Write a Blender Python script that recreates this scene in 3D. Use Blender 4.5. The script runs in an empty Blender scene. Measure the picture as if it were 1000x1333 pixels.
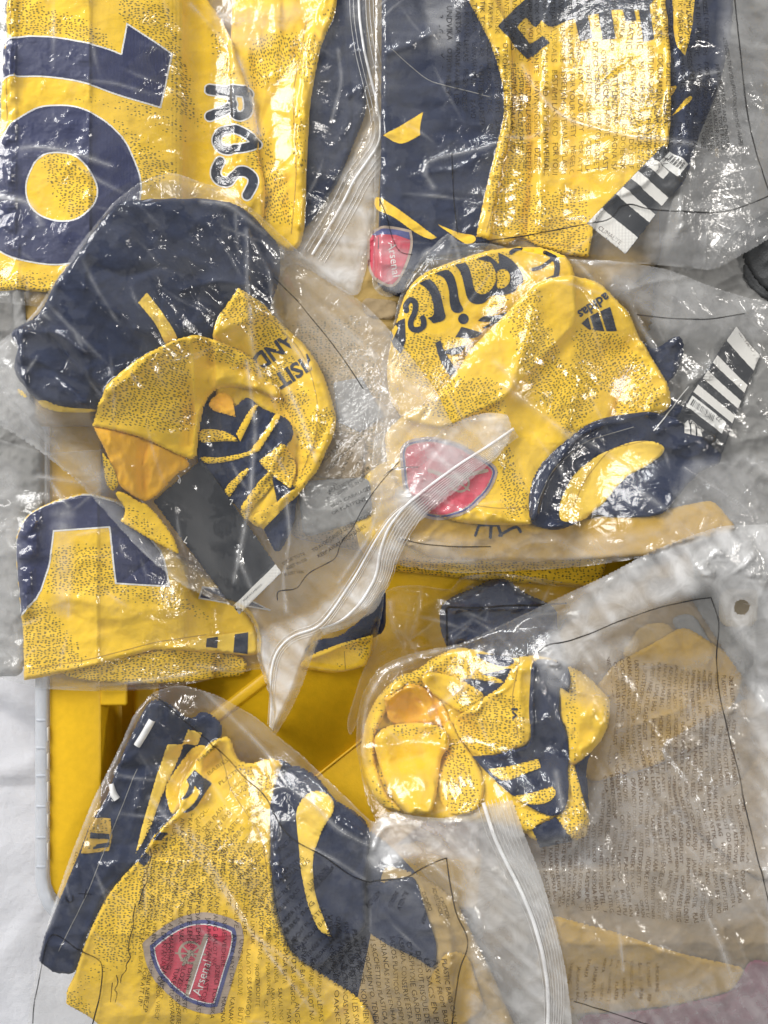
import bpy, math
import numpy as np
from math import radians, pi

# ------------------------------------------------------------------ camera, world, lights, exposure
HC, SREF, ZREF = 1.75, 0.0007, 0.10
sc = bpy.context.scene
COL = sc.collection
cam = bpy.data.objects.new('camera', bpy.data.cameras.new('camera'))
COL.objects.link(cam)
cam.location = (0, 0, HC)
cam.data.sensor_fit = 'HORIZONTAL'
cam.data.sensor_width = 36
cam.data.lens = 36 * (HC - ZREF) / (1000 * SREF)
cam.data.clip_end = 50
sc.camera = cam

w = bpy.data.worlds.new('World')
sc.world = w
w.use_nodes = True
w.node_tree.nodes['Background'].inputs[0].default_value = (0.93, 0.96, 1.0, 1)
w.node_tree.nodes['Background'].inputs[1].default_value = 0.37


def area(name, loc, size, power, col, aim=(0, 0, 0.1)):
    from mathutils import Vector
    l = bpy.data.lights.new(name, 'AREA')
    l.shape = 'RECTANGLE'
    l.size, l.size_y = size
    l.energy = power
    l.color = col
    o = bpy.data.objects.new(name, l)
    COL.objects.link(o)
    o.location = loc
    o.rotation_euler = (Vector(aim) - Vector(loc)).to_track_quat('-Z', 'Y').to_euler()
    return o


area('window_light', (-1.9, 1.5, 1.9), (1.6, 1.4), 96, (1.0, 0.985, 0.96))
area('sparkle_light', (-0.6, 2.6, 1.6), (0.35, 0.9), 19, (0.95, 0.98, 1.0))  # added lamp, kept small to put sparkle on the film
area('right_sparkle_light', (1.7, 0.2, 1.7), (0.24, 0.24), 12, (1.0, 0.95, 0.88))  # another added sparkle source, out of view on the right

sc.view_settings.view_transform = 'Standard'
sc.view_settings.look = 'None'
sc.view_settings.exposure = 0.07
sc.view_settings.gamma = 1.0
sc.cycles.transparent_max_bounces = 64
sc.cycles.max_bounces = 8
sc.cycles.diffuse_bounces = 4
sc.cycles.glossy_bounces = 3
sc.cycles.caustics_reflective = False
sc.cycles.caustics_refractive = False
sc.cycles.use_denoising = True
sc.cycles.use_adaptive_sampling = True
sc.cycles.adaptive_threshold = 0.03
sc.cycles.sample_clamp_indirect = 4

# ------------------------------------------------------------------ global height map of everything laid so far
G = 0.0014
X0, Y0 = -0.46, -0.60
NX, NY = 660, 860
T = np.zeros((NY, NX))
PXM = SREF


def mpp(z): return SREF * (HC - z) / (HC - ZREF)


def w_of(p, z):
    p = np.asarray(p, float)
    k = mpp(z)
    return np.stack([(p[..., 0] - 500) * k, (666.5 - p[..., 1]) * k], -1)


def p_of(x, y, z):
    k = mpp(z)
    return np.stack([x / k + 500, 666.5 - y / k], -1)


def samp(F, x, y, x0=X0, y0=Y0, g=G):
    fx = np.clip((x - x0) / g, 0, F.shape[1] - 1.001)
    fy = np.clip((y - y0) / g, 0, F.shape[0] - 1.001)
    i, j = fx.astype(int), fy.astype(int)
    a, b = fx - i, fy - j
    return (F[j, i] * (1 - a) * (1 - b) + F[j, i + 1] * a * (1 - b) + F[j + 1, i] * (1 - a) * b + F[j + 1, i + 1] * a * b)


def blur(F, s):
    s = s / 2.0      # px -> cells
    n = max(1, int(3 * s))
    k = np.exp(-0.5 * (np.arange(-n, n + 1) / s) ** 2)
    k /= k.sum()
    P = np.pad(F, n, mode='edge')
    P = np.apply_along_axis(lambda r: np.convolve(r, k, 'valid'), 1, P) if P.shape[0] < 3 else _conv(P, k, 1)
    return _conv(P, k, 0)


def _conv(P, k, ax):
    n = len(k)
    L = P.shape[ax] - n + 1
    out = 0
    for i in range(n):
        out = out + k[i] * (P[:, i:i + L] if ax == 1 else P[i:i + L, :])
    return out


def softblur(F, s, k=260.0):
    m = F.max()
    return np.log(blur(np.exp(k * (F - m)), s) + 1e-9) / k + m


_noise = {}


def noise(seed, lx, ly=None, ang=0):
    """smooth noise over the global grid; lx, ly feature length in px along/across ang (deg)"""
    ly = ly or lx
    key = (seed, lx, ly, ang)
    if key not in _noise:
        rng = np.random.RandomState(seed)
        N = 1024
        w_ = rng.randn(N, N)
        fx = np.fft.fftfreq(N, 2.0)[None, :]
        fy = np.fft.fftfreq(N, 2.0)[:, None]
        a = radians(ang)
        u = fx * math.cos(a) + fy * math.sin(a)
        v = -fx * math.sin(a) + fy * math.cos(a)
        flt = np.exp(-0.5 * ((u * lx * 2.2) ** 2 + (v * ly * 2.2) ** 2))
        n = np.fft.ifft2(np.fft.fft2(w_) * flt).real[:NY, :NX]
        _noise[key] = n / n.std()
    return _noise[key]


def crumple(seed, s):
    """piecewise creased relief, about 0..1"""
    a = 1 - np.minimum(np.abs(noise(seed, s)), 2) / 2
    b = 1 - np.minimum(np.abs(noise(seed + 1, s * 0.55)), 2) / 2
    c = 1 - np.minimum(np.abs(noise(seed + 2, s * 1.3, s * 0.5, 37 * seed % 180)), 2) / 2
    return a ** 2 * 0.45 + b ** 2 * 0.25 + c ** 2 * 0.3


def crinkle(seed, s, wdt=0.10):
    """thin sharp ridges with calm facets between them"""
    out = 0
    for q, (l, a) in enumerate(((1.5, .9), (1.0, .7), (.6, .45))):
        n = noise(seed + q, s * l, s * l * .45, (37 * (seed + q)) % 180)
        m = noise(seed + 7 + q, s * 1.8)
        out = out + a * np.exp(-np.abs(n) / wdt) * np.clip(m * .8 + .35, 0, 1)
    return out


# ------------------------------------------------------------------ tracing helpers
VIEWS = dict(px=(0, 0, 1), A1=(0, 0, .25), A2=(250, 0, .25), B1=(500, 0, .25), B2=(750, 0, .25), C1=(0, 250, .25),
             C2=(250, 250, .25), D1=(500, 250, .25), D2=(750, 250, .25), E1=(0, 500, .25), E2=(250, 500, .25),
             F3=(500, 500, .25), F4=(750, 500, .25), G1=(0, 720, .25), G2=(250, 720, .25), G3=(450, 720, .25),
             G4=(700, 680, .3), H1=(0, 850, .25), H2=(150, 900, .25), H3=(300, 950, .25), H4=(0, 1083, .25),
             H5=(170, 1083, .25), H6=(400, 1050, .28), H7=(450, 840, .35), H8=(650, 983, .35), Z3=(0, 200, .5),
             Z2=(450, 0, .55), N1=(500, 0, .5), Z7=(0, 880, .5))


def P(s):
    """'VIEW x,y x,y! ...' -> image points; ! marks a sharp corner"""
    t = s.split()
    ox, oy, k = (0, 0, 1)
    if t[0] in VIEWS:
        ox, oy, k = VIEWS[t[0]]
        t = t[1:]
    out, cor = [], []
    for q in t:
        c = q.endswith('!')
        a, b = q.rstrip('!').split(',')
        out.append((ox + float(a) * k, oy + float(b) * k))
        cor.append(c)
    return np.array(out), cor


def smooth(s, closed=True, it=2):
    pts, cor = P(s) if isinstance(s, str) else (np.asarray(s, float), [False] * len(s))
    pts = [tuple(p) for p in pts]
    for lap in range(it):
        cap_ = 7.0 / (1 + lap * 1.2)
        n = len(pts)
        o, c2 = [], []
        for i in range(n):
            p, c = pts[i], cor[i]
            if not closed and i in (0, n - 1):
                o.append(p); c2.append(True); continue
            if c:
                o.append(p); c2.append(True); continue
            a, b = pts[i - 1], pts[(i + 1) % n]
            for q in (a, b):
                f = min(.25, cap_ / (math.hypot(q[0] - p[0], q[1] - p[1]) + 1e-6))
                o.append((p[0] * (1 - f) + q[0] * f, p[1] * (1 - f) + q[1] * f)); c2.append(False)
        pts, cor = o, c2
    return np.array(pts)


def seg_d(X, Y, pts, closed):
    n = len(pts)
    d2 = np.full(X.shape, 1e9)
    inside = np.zeros(X.shape, bool)
    rng = range(n) if closed else range(n - 1)
    for i in rng:
        ax, ay = pts[i]
        bx, by = pts[(i + 1) % n]
        ex, ey = bx - ax, by - ay
        L = ex * ex + ey * ey + 1e-12
        t = np.clip(((X - ax) * ex + (Y - ay) * ey) / L, 0, 1)
        dx, dy = X - ax - t * ex, Y - ay - t * ey
        d2 = np.minimum(d2, dx * dx + dy * dy)
        if closed and ay != by:
            c = (Y >= min(ay, by)) & (Y < max(ay, by))
            inside ^= c & (X < ax + (Y - ay) / (by - ay) * ex)
    d = np.sqrt(d2)
    return np.where(inside, -d, d) if closed else d


class Shape:
    """signed distance in px: polygons, strokes and their combinations"""
    def __init__(s, f, bb): s.f, s.bb = f, bb
    def __call__(s, X, Y): return s.f(X, Y)
    def grow(s, r):
        b = s.bb
        return Shape(lambda X, Y: s.f(X, Y) - r, (b[0] - r, b[1] - r, b[2] + r, b[3] + r))
    def minus(s, o): return Shape(lambda X, Y: np.maximum(s.f(X, Y), -o.f(X, Y)), s.bb)
    def both(s, o): return Shape(lambda X, Y: np.maximum(s.f(X, Y), o.f(X, Y)), s.bb)
    def plus(s, o):
        a, b = s.bb, o.bb
        return Shape(lambda X, Y: np.minimum(s.f(X, Y), o.f(X, Y)),
                     (min(a[0], b[0]), min(a[1], b[1]), max(a[2], b[2]), max(a[3], b[3])))


def poly(s, it=2):
    p = smooth(s, True, it)
    return Shape(lambda X, Y: seg_d(X, Y, p, True), (p[:, 0].min(), p[:, 1].min(), p[:, 0].max(), p[:, 1].max()))


def stroke(s, wd, closed=False):
    p = smooth(s, closed, 2)
    r = wd / 2
    return Shape(lambda X, Y: np.abs(seg_d(X, Y, p, closed)) - r,
                 (p[:, 0].min() - r, p[:, 1].min() - r, p[:, 0].max() + r, p[:, 1].max() + r))


def union(*a):
    s = a[0]
    for b in a[1:]: s = s.plus(b)
    return s


def disc(x, y, r): return Shape(lambda X, Y: np.hypot(X - x, Y - y) - r, (x - r, y - r, x + r, y + r))


# ------------------------------------------------------------------ materials
def node_mat(name):
    m = bpy.data.materials.new(name)
    m.use_nodes = True
    nt = m.node_tree
    b = nt.nodes['Principled BSDF']
    return m, nt, b


def N(nt, typ, **kw):
    n = nt.nodes.new(typ)
    for k, v in kw.items():
        if k.startswith('i_'):
            key = k[2:]
            n.inputs[int(key) if key.isdigit() else key.replace('_', ' ')].default_value = v
        else:
            setattr(n, k, v)
    return n


def attr(nt, name): return N(nt, 'ShaderNodeAttribute', attribute_name=name)


def cloth_mat(name, col, dots=True, rough=0.78, vary=0.07, dotcol=(0.115, 0.095, 0.018, 1), weave=0.25, sheen=0.15):
    m, nt, b = node_mat(name)
    L = nt.links.new
    b.inputs['Roughness'].default_value = rough
    b.inputs['Specular IOR Level'].default_value = 0.25
    b.inputs['Sheen Weight'].default_value = sheen
    uv = attr(nt, 'cuv')
    n1 = N(nt, 'ShaderNodeTexNoise', i_Scale=0.03, i_Detail=4.0)
    L(uv.outputs['Vector'], n1.inputs['Vector'])
    mr = N(nt, 'ShaderNodeMapRange')
    mr.inputs[1].default_value, mr.inputs[2].default_value = 0.3, 0.7
    mr.inputs[3].default_value, mr.inputs[4].default_value = 1 - vary, 1 + vary
    L(n1.outputs[0], mr.inputs[0])
    mul = N(nt, 'ShaderNodeVectorMath', operation='SCALE')
    mul.inputs[0].default_value = col
    L(mr.outputs[0], mul.inputs['Scale'])
    out = mul.outputs[0]
    if dots:
        # short printed dashes: stretched, warped Voronoi cells shown where the 'dots' attribute is high
        wn = N(nt, 'ShaderNodeTexNoise', i_Scale=0.055, i_Detail=1.0)
        L(uv.outputs['Vector'], wn.inputs['Vector'])
        w2 = N(nt, 'ShaderNodeVectorMath', operation='MULTIPLY_ADD')
        w2.inputs[1].default_value = (7, 7, 0)
        L(wn.outputs['Color'], w2.inputs[0]); L(uv.outputs['Vector'], w2.inputs[2])
        st = N(nt, 'ShaderNodeVectorMath', operation='MULTIPLY')
        st.inputs[1].default_value = (0.205, 0.335, 1)
        L(w2.outputs[0], st.inputs[0])
        v = N(nt, 'ShaderNodeTexVoronoi', voronoi_dimensions='2D', i_Scale=1.0, i_Randomness=0.66)
        L(st.outputs[0], v.inputs['Vector'])
        da = attr(nt, 'dots')
        sep = N(nt, 'ShaderNodeSeparateColor')
        L(v.outputs['Color'], sep.inputs[0])
        # radius = 0.34 * clamp((dots - rnd*0.85)*4)
        a1 = N(nt, 'ShaderNodeMath', operation='MULTIPLY_ADD'); a1.inputs[1].default_value = -0.72
        L(sep.outputs[0], a1.inputs[0]); L(da.outputs['Fac'], a1.inputs[2])
        a2 = N(nt, 'ShaderNodeMath', operation='MULTIPLY', use_clamp=True); a2.inputs[1].default_value = 3.0
        L(a1.outputs[0], a2.inputs[0])
        a3 = N(nt, 'ShaderNodeMath', operation='MULTIPLY'); a3.inputs[1].default_value = 0.345
        L(a2.outputs[0], a3.inputs[0])
        a4 = N(nt, 'ShaderNodeMath', operation='SUBTRACT'); L(a3.outputs[0], a4.inputs[0]); L(v.outputs['Distance'], a4.inputs[1])
        a5 = N(nt, 'ShaderNodeMath', operation='MULTIPLY', use_clamp=True); a5.inputs[1].default_value = 9.0
        L(a4.outputs[0], a5.inputs[0])
        a6 = N(nt, 'ShaderNodeMath', operation='MULTIPLY'); a6.inputs[1].default_value = 0.9
        L(a5.outputs[0], a6.inputs[0])
        mx = N(nt, 'ShaderNodeMix', data_type='RGBA')
        L(a6.outputs[0], mx.inputs[0]); L(out, mx.inputs[6]); mx.inputs[7].default_value = dotcol
        out = mx.outputs[2]
    L(out, b.inputs['Base Color'])
    # knit relief + small wrinkles
    k1 = N(nt, 'ShaderNodeTexNoise', i_Scale=0.9, i_Detail=2.0)
    k2 = N(nt, 'ShaderNodeTexNoise', i_Scale=0.045, i_Detail=5.0, i_Roughness=0.55)
    L(uv.outputs['Vector'], k1.inputs['Vector']); L(uv.outputs['Vector'], k2.inputs['Vector'])
    ad = N(nt, 'ShaderNodeMath', operation='MULTIPLY_ADD'); ad.inputs[1].default_value = 0.12 * weave / 0.25
    L(k1.outputs[0], ad.inputs[0]); L(k2.outputs[0], ad.inputs[2])
    bp = N(nt, 'ShaderNodeBump', i_Strength=0.6, i_Distance=0.0032)
    L(ad.outputs[0], bp.inputs['Height']); L(bp.outputs[0], b.inputs['Normal'])
    return m


def plain_mat(name, col, rough=0.5, spec=0.5, bump=0.0, bscale=60, vary=0.0):
    m, nt, b = node_mat(name)
    b.inputs['Base Color'].default_value = (*col, 1)
    b.inputs['Roughness'].default_value = rough
    b.inputs['Specular IOR Level'].default_value = spec
    tc = N(nt, 'ShaderNodeTexCoord')
    if bump:
        n = N(nt, 'ShaderNodeTexNoise', i_Scale=float(bscale), i_Detail=5.0)
        nt.links.new(tc.outputs['Object'], n.inputs['Vector'])
        bp = N(nt, 'ShaderNodeBump', i_Strength=bump, i_Distance=0.002)
        nt.links.new(n.outputs[0], bp.inputs['Height'])
        nt.links.new(bp.outputs[0], b.inputs['Normal'])
    if vary:
        n = N(nt, 'ShaderNodeTexNoise', i_Scale=float(bscale) * 0.3, i_Detail=6.0)
        nt.links.new(tc.outputs['Object'], n.inputs['Vector'])
        mr = N(nt, 'ShaderNodeMapRange')
        mr.inputs[1].default_value, mr.inputs[2].default_value = 0.3, 0.7
        mr.inputs[3].default_value, mr.inputs[4].default_value = 1 - vary, 1 + vary
        nt.links.new(n.outputs[0], mr.inputs[0])
        s = N(nt, 'ShaderNodeVectorMath', operation='SCALE')
        s.inputs[0].default_value = col
        nt.links.new(mr.outputs[0], s.inputs['Scale'])
        nt.links.new(s.outputs[0], b.inputs['Base Color'])
    return m


def film_mat(name, tint=(0.995, 0.993, 0.985), rough=0.15, milk=(0.95, 0.94, 0.93)):
    """thin clear polythene: see-through, a mirror-like sheen, a little milk where 'haze' is high"""
    m = bpy.data.materials.new(name)
    m.use_nodes = True
    nt = m.node_tree
    nt.nodes.remove(nt.nodes['Principled BSDF'])
    L = nt.links.new
    uv = attr(nt, 'cuv'); hz = attr(nt, 'haze'); cr = attr(nt, 'crinkle')
    n1 = N(nt, 'ShaderNodeTexNoise', i_Scale=0.035, i_Detail=4.0, i_Roughness=0.55, i_Distortion=0.8)
    n2 = N(nt, 'ShaderNodeTexNoise', i_Scale=0.02, i_Detail=4.0, i_Roughness=0.6, noise_type='RIDGED_MULTIFRACTAL')
    n2.inputs['Distortion'].default_value = 1.5
    v1 = N(nt, 'ShaderNodeTexVoronoi', i_Scale=0.10, feature='DISTANCE_TO_EDGE')
    wa = N(nt, 'ShaderNodeVectorMath', operation='MULTIPLY_ADD'); wa.inputs[1].default_value = (22, 22, 0)
    L(n1.outputs['Color'], wa.inputs[0]); L(uv.outputs['Vector'], wa.inputs[2])
    for n in (n1, n2): L(uv.outputs['Vector'], n.inputs['Vector'])
    L(wa.outputs[0], v1.inputs['Vector'])
    # bump height: folds + creased cells, the latter scaled by crinkle
    vm = N(nt, 'ShaderNodeMath', operation='MINIMUM'); vm.inputs[1].default_value = 0.35
    L(v1.outputs['Distance'], vm.inputs[0])
    s1 = N(nt, 'ShaderNodeMath', operation='MULTIPLY'); L(vm.outputs[0], s1.inputs[0]); L(cr.outputs['Fac'], s1.inputs[1])
    r1 = N(nt, 'ShaderNodeMath', operation='MULTIPLY'); L(n2.outputs[0], r1.inputs[0]); L(cr.outputs['Fac'], r1.inputs[1])
    s2 = N(nt, 'ShaderNodeMath', operation='MULTIPLY_ADD'); s2.inputs[1].default_value = -3.0
    L(s1.outputs[0], s2.inputs[0]); 
    sc1 = N(nt, 'ShaderNodeMath', operation='MULTIPLY'); sc1.inputs[1].default_value = 1.2
    L(n1.outputs[0], sc1.inputs[0]); L(sc1.outputs[0], s2.inputs[2])
    s3 = N(nt, 'ShaderNodeMath', operation='MULTIPLY_ADD'); s3.inputs[1].default_value = 1.3
    L(r1.outputs[0], s3.inputs[0]); L(s2.outputs[0], s3.inputs[2])
    bp = N(nt, 'ShaderNodeBump', i_Strength=1.0, i_Distance=0.0016)
    L(s3.outputs[0], bp.inputs['Height'])
    tr = N(nt, 'ShaderNodeBsdfTransparent'); tr.inputs[0].default_value = (*tint, 1)
    gl = N(nt, 'ShaderNodeBsdfGlossy', i_Roughness=rough); gl.inputs[0].default_value = (1, 1, 1, 1)
    L(bp.outputs[0], gl.inputs['Normal'])
    df = N(nt, 'ShaderNodeBsdfDiffuse'); df.inputs[0].default_value = (*milk, 1)
    tl = N(nt, 'ShaderNodeBsdfTranslucent'); tl.inputs[0].default_value = (*milk, 1)
    md = N(nt, 'ShaderNodeMixShader'); md.inputs[0].default_value = 0.22
    L(df.outputs[0], md.inputs[1]); L(tl.outputs[0], md.inputs[2])
    # haze patches: where the film lies free of the cloth it looks milkier
    # cling patches: angular cells where the film stands off the cloth look greyer
    wb = N(nt, 'ShaderNodeVectorMath', operation='MULTIPLY_ADD'); wb.inputs[1].default_value = (60, 60, 0)
    L(n1.outputs['Color'], wb.inputs[0]); L(uv.outputs['Vector'], wb.inputs[2])
    v2 = N(nt, 'ShaderNodeTexVoronoi', i_Scale=0.035)
    L(wb.outputs[0], v2.inputs['Vector'])
    sp = N(nt, 'ShaderNodeSeparateColor'); L(v2.outputs['Color'], sp.inputs[0])
    n3 = N(nt, 'ShaderNodeTexNoise', i_Scale=0.012, i_Detail=3.0); L(uv.outputs['Vector'], n3.inputs['Vector'])
    av = N(nt, 'ShaderNodeMath', operation='MULTIPLY_ADD'); av.inputs[1].default_value = 0.45; L(sp.outputs[0], av.inputs[0]); L(n3.outputs[0], av.inputs[2])
    ns = N(nt, 'ShaderNodeMapRange', interpolation_type='SMOOTHSTEP')
    ns.inputs[1].default_value, ns.inputs[2].default_value = 0.62, 0.80
    ns.inputs[3].default_value, ns.inputs[4].default_value = 0.0, 0.026
    L(av.outputs[0], ns.inputs[0])
    # faint streaks in the milky parts
    st = N(nt, 'ShaderNodeMapRange'); st.inputs[1].default_value, st.inputs[2].default_value = 0.35, 0.65
    st.inputs[3].default_value, st.inputs[4].default_value = 0.72, 1.25
    L(n1.outputs[0], st.inputs[0])
    hs = N(nt, 'ShaderNodeMath', operation='MULTIPLY'); L(hz.outputs['Fac'], hs.inputs[0]); L(st.outputs[0], hs.inputs[1])
    hm = N(nt, 'ShaderNodeMath', operation='ADD', use_clamp=True); L(hs.outputs[0], hm.inputs[0]); L(ns.outputs[0], hm.inputs[1])
    m1 = N(nt, 'ShaderNodeMixShader'); L(hm.outputs[0], m1.inputs[0]); L(tr.outputs[0], m1.inputs[1]); L(md.outputs[0], m1.inputs[2])
    # Schlick reflectance of a thin sheet, the same from both sides
    ge = N(nt, 'ShaderNodeNewGeometry')
    dt = N(nt, 'ShaderNodeVectorMath', operation='DOT_PRODUCT'); L(ge.outputs['Incoming'], dt.inputs[0]); L(bp.outputs[0], dt.inputs[1])
    ab = N(nt, 'ShaderNodeMath', operation='ABSOLUTE'); L(dt.outputs['Value'], ab.inputs[0])
    om = N(nt, 'ShaderNodeMath', operation='SUBTRACT', use_clamp=True); om.inputs[0].default_value = 1.0; L(ab.outputs[0], om.inputs[1])
    pw = N(nt, 'ShaderNodeMath', operation='POWER'); pw.inputs[1].default_value = 5.0; L(om.outputs[0], pw.inputs[0])
    f2 = N(nt, 'ShaderNodeMath', operation='MULTIPLY_ADD', use_clamp=True); f2.inputs[1].default_value = 0.8; f2.inputs[2].default_value = 0.055
    L(pw.outputs[0], f2.inputs[0])
    m2 = N(nt, 'ShaderNodeMixShader'); L(f2.outputs[0], m2.inputs[0]); L(m1.outputs[0], m2.inputs[1]); L(gl.outputs[0], m2.inputs[2])
    L(m2.outputs[0], nt.nodes['Material Output'].inputs['Surface'])
    return m


M = dict(
    yellow=cloth_mat('yellow_jersey_knit', (0.87, 0.555, 0.030)),
    pale=cloth_mat('yellow_trim_knit', (0.86, 0.58, 0.07), dots=False),
    orange=cloth_mat('bounce_orange_lining', (0.90, 0.47, 0.028), dots=False),  # warm bounced light of shaded yellow folds put into this colour
    navy=cloth_mat('navy_jersey_knit', (0.005, 0.0125, 0.044), dots=False, vary=0.15, sheen=0.08),
    tan=cloth_mat('tan_jersey_knit', (0.40, 0.27, 0.09)),
    gold=cloth_mat('gold_jersey_knit', (0.46, 0.28, 0.035)),
    brown=cloth_mat('taupe_jersey_knit', (0.30, 0.22, 0.12), dots=False),
    grey=cloth_mat('grey_packing_sheet', (0.24, 0.235, 0.225), dots=False),
    plum=cloth_mat('plum_jersey_knit', (0.22, 0.06, 0.09), dots=False),
    number=cloth_mat('navy_heat_print', (0.025, 0.031, 0.088), dots=False, rough=0.5, weave=0.05, sheen=0.0, vary=0.05),
    beige=cloth_mat('beige_lining', (0.40, 0.34, 0.25), dots=False),
    white=plain_mat('white_heat_print', (0.78, 0.77, 0.74), 0.55),
    letter=cloth_mat('charcoal_heat_print', (0.022, 0.028, 0.046), dots=False, rough=0.55, weave=0.05, sheen=0.0),
    red=plain_mat('crest_red', (0.55, 0.060, 0.095), 0.6),
    crestblue=plain_mat('crest_blue', (0.07, 0.08, 0.22), 0.6),
    crestrim=plain_mat('crest_rim', (0.40, 0.31, 0.24), 0.6, vary=0.1),
    card=plain_mat('charcoal_card', (0.010, 0.012, 0.017), 0.42, vary=0.1),
    cardwhite=plain_mat('white_card', (0.72, 0.70, 0.66), 0.5),
    print=plain_mat('black_ink', (0.018, 0.017, 0.018), 0.5),
    brownprint=plain_mat('brown_ink', (0.075, 0.040, 0.022), 0.6),
    cord=plain_mat('white_cord', (0.75, 0.74, 0.72), 0.5),
    film=film_mat('clear_bag_film'),
    zip=film_mat('zip_film', rough=0.16),
    bin=plain_mat('yellow_bin_plastic', (0.80, 0.475, 0.012), 0.40, 0.4, 0.10, 500, 0.05),
    sheet=cloth_mat('white_cotton', (0.70, 0.70, 0.73), dots=False, vary=0.02, weave=0.6),
    charcoal=plain_mat('dark_grey_plastic', (0.035, 0.036, 0.037), 0.55, 0.4, 0.4, 700),
)
for nm_, lo_, hi_, col_ in (('print', .55, 1.0, None), ('brownprint', .3, .95, None)):
    m_ = M[nm_]; nt_ = m_.node_tree; b_ = nt_.nodes['Principled BSDF']
    a_ = attr(nt_, 'cuv'); n_ = N(nt_, 'ShaderNodeTexNoise', i_Scale=0.03, i_Detail=4.0)
    r_ = N(nt_, 'ShaderNodeMapRange'); r_.inputs[1].default_value, r_.inputs[2].default_value = .38, .62
    r_.inputs[3].default_value, r_.inputs[4].default_value = lo_, hi_
    nt_.links.new(a_.outputs['Vector'], n_.inputs['Vector']); nt_.links.new(n_.outputs[0], r_.inputs[0]); nt_.links.new(r_.outputs[0], b_.inputs['Alpha'])
# frosted bin plastic
mclear, nt_, b_ = node_mat('frosted_bin_plastic')
b_.inputs['Base Color'].default_value = (0.66, 0.69, 0.74, 1)
b_.inputs['Roughness'].default_value = 0.25
b_.inputs['Alpha'].default_value = 0.55
M['clear'] = mclear


# ------------------------------------------------------------------ object helpers
def thing(name, label, cat, px, z, group=None):
    o = bpy.data.objects.new(name, None)
    o.empty_display_size = 0.02
    COL.objects.link(o)
    x, y = w_of(px, z)
    o.location = (x, y, z)
    o['label'] = label
    o['category'] = cat
    if group: o['group'] = group
    o['_z0'] = z
    return o


def link_mesh(name, V, F, mat, parent, attrs=None, smooth_=True):
    V = np.asarray(V, float)
    org = world_loc(parent) if parent is not None else np.zeros(3)
    me = bpy.data.meshes.new(name)
    F = np.asarray(F)
    me.vertices.add(len(V))
    me.vertices.foreach_set('co', (V - org).ravel())
    k = F.shape[1]
    me.loops.add(F.size)
    me.loops.foreach_set('vertex_index', F.ravel().astype(np.int32))
    me.polygons.add(len(F))
    me.polygons.foreach_set('loop_start', np.arange(0, F.size, k, dtype=np.int32))
    me.polygons.foreach_set('use_smooth', np.full(len(F), smooth_))
    me.update(calc_edges=True)
    for an, (ty, data) in (attrs or {}).items():
        a = me.attributes.new(an, ty, 'POINT')
        a.data.foreach_set('vector' if ty == 'FLOAT_VECTOR' else 'value', np.asarray(data, np.float32).ravel())
    me.materials.append(mat)
    o = bpy.data.objects.new(name, me)
    COL.objects.link(o)
    if parent is not None:
        o.parent = parent
    return o


def world_loc(o):
    p = np.zeros(3)
    while o is not None:
        p = p + np.array(o.location)
        o = o.parent
    return p


def z_of(parent):
    while parent.parent is not None: parent = parent.parent
    return parent['_z0']


def window(shape, z0, pad=14):
    bx = shape.bb
    k = mpp(z0)
    xs = ((bx[0] - pad - 500) * k, (bx[2] + pad - 500) * k)
    ys = ((666.5 - bx[3] - pad) * k, (666.5 - bx[1] + pad) * k)
    i0, i1 = max(0, int((xs[0] - X0) / G)), min(NX, int((xs[1] - X0) / G) + 2)
    j0, j1 = max(0, int((ys[0] - Y0) / G)), min(NY, int((ys[1] - Y0) / G) + 2)
    return i0, i1, j0, j1


def grid_mesh(shape, z0, x0, y0, nx, ny, g, X=None, sd=None):
    """vertices and quads of the grid inside the shape, border snapped on its outline"""
    if sd is None:
        xs = x0 + g * np.arange(nx); ys = y0 + g * np.arange(ny)
        Xw, Yw = np.meshgrid(xs, ys)
        pp = p_of(Xw, Yw, z0)
        sd = shape(pp[..., 0], pp[..., 1])
    else:
        xs = x0 + g * np.arange(nx); ys = y0 + g * np.arange(ny)
        Xw, Yw = np.meshgrid(xs, ys)
    k = mpp(z0)
    c = g / k          # cell in px
    gy, gx = np.gradient(sd)
    gl = np.hypot(gx, gy) + 1e-6
    gx, gy = gx / gl, gy / gl
    keep = sd < 0.55 * c
    q = keep[:-1, :-1] & keep[1:, :-1] & keep[:-1, 1:] & keep[1:, 1:]
    near = keep & (sd > -0.5 * c)
    Xn = np.where(near, Xw - gx * np.clip(sd * k, -0.5 * g, 0.55 * g), Xw)
    Yn = np.where(near, Yw - gy * np.clip(sd * k, -0.5 * g, 0.55 * g), Yw)
    used = np.zeros(sd.shape, bool)
    used[:-1, :-1] |= q; used[1:, :-1] |= q; used[:-1, 1:] |= q; used[1:, 1:] |= q
    idx = np.full(sd.shape, -1); idx[used] = np.arange(used.sum())
    F = np.stack([idx[:-1, :-1][q], idx[:-1, 1:][q], idx[1:, 1:][q], idx[1:, :-1][q]], 1)
    return Xn, Yn, sd, used, F


def dots_field(zones, PX, PY, seed=5):
    if zones is None: return np.zeros(PX.shape)
    if isinstance(zones, (int, float)): return np.full(PX.shape, float(zones))
    d = np.zeros(PX.shape)
    for zz in zones:
        lvl, soft = 1.0, 7.0
        if isinstance(zz, tuple): zz, lvl, *r = zz; soft = r[0] if r else soft
        s = poly(zz)(PX, PY)
        d = np.maximum(d, lvl * np.clip(0.5 - s / soft / 2, 0, 1))
    return d


def cuv_of(pp, seed, ang):
    a = radians(ang)
    x, y = pp[..., 0], -pp[..., 1]
    return np.stack([x * math.cos(a) - y * math.sin(a) + seed * 613.0, x * math.sin(a) + y * math.cos(a) + seed * 271.0,
                     np.zeros_like(x)], -1)


_ctr = [0]


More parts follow.
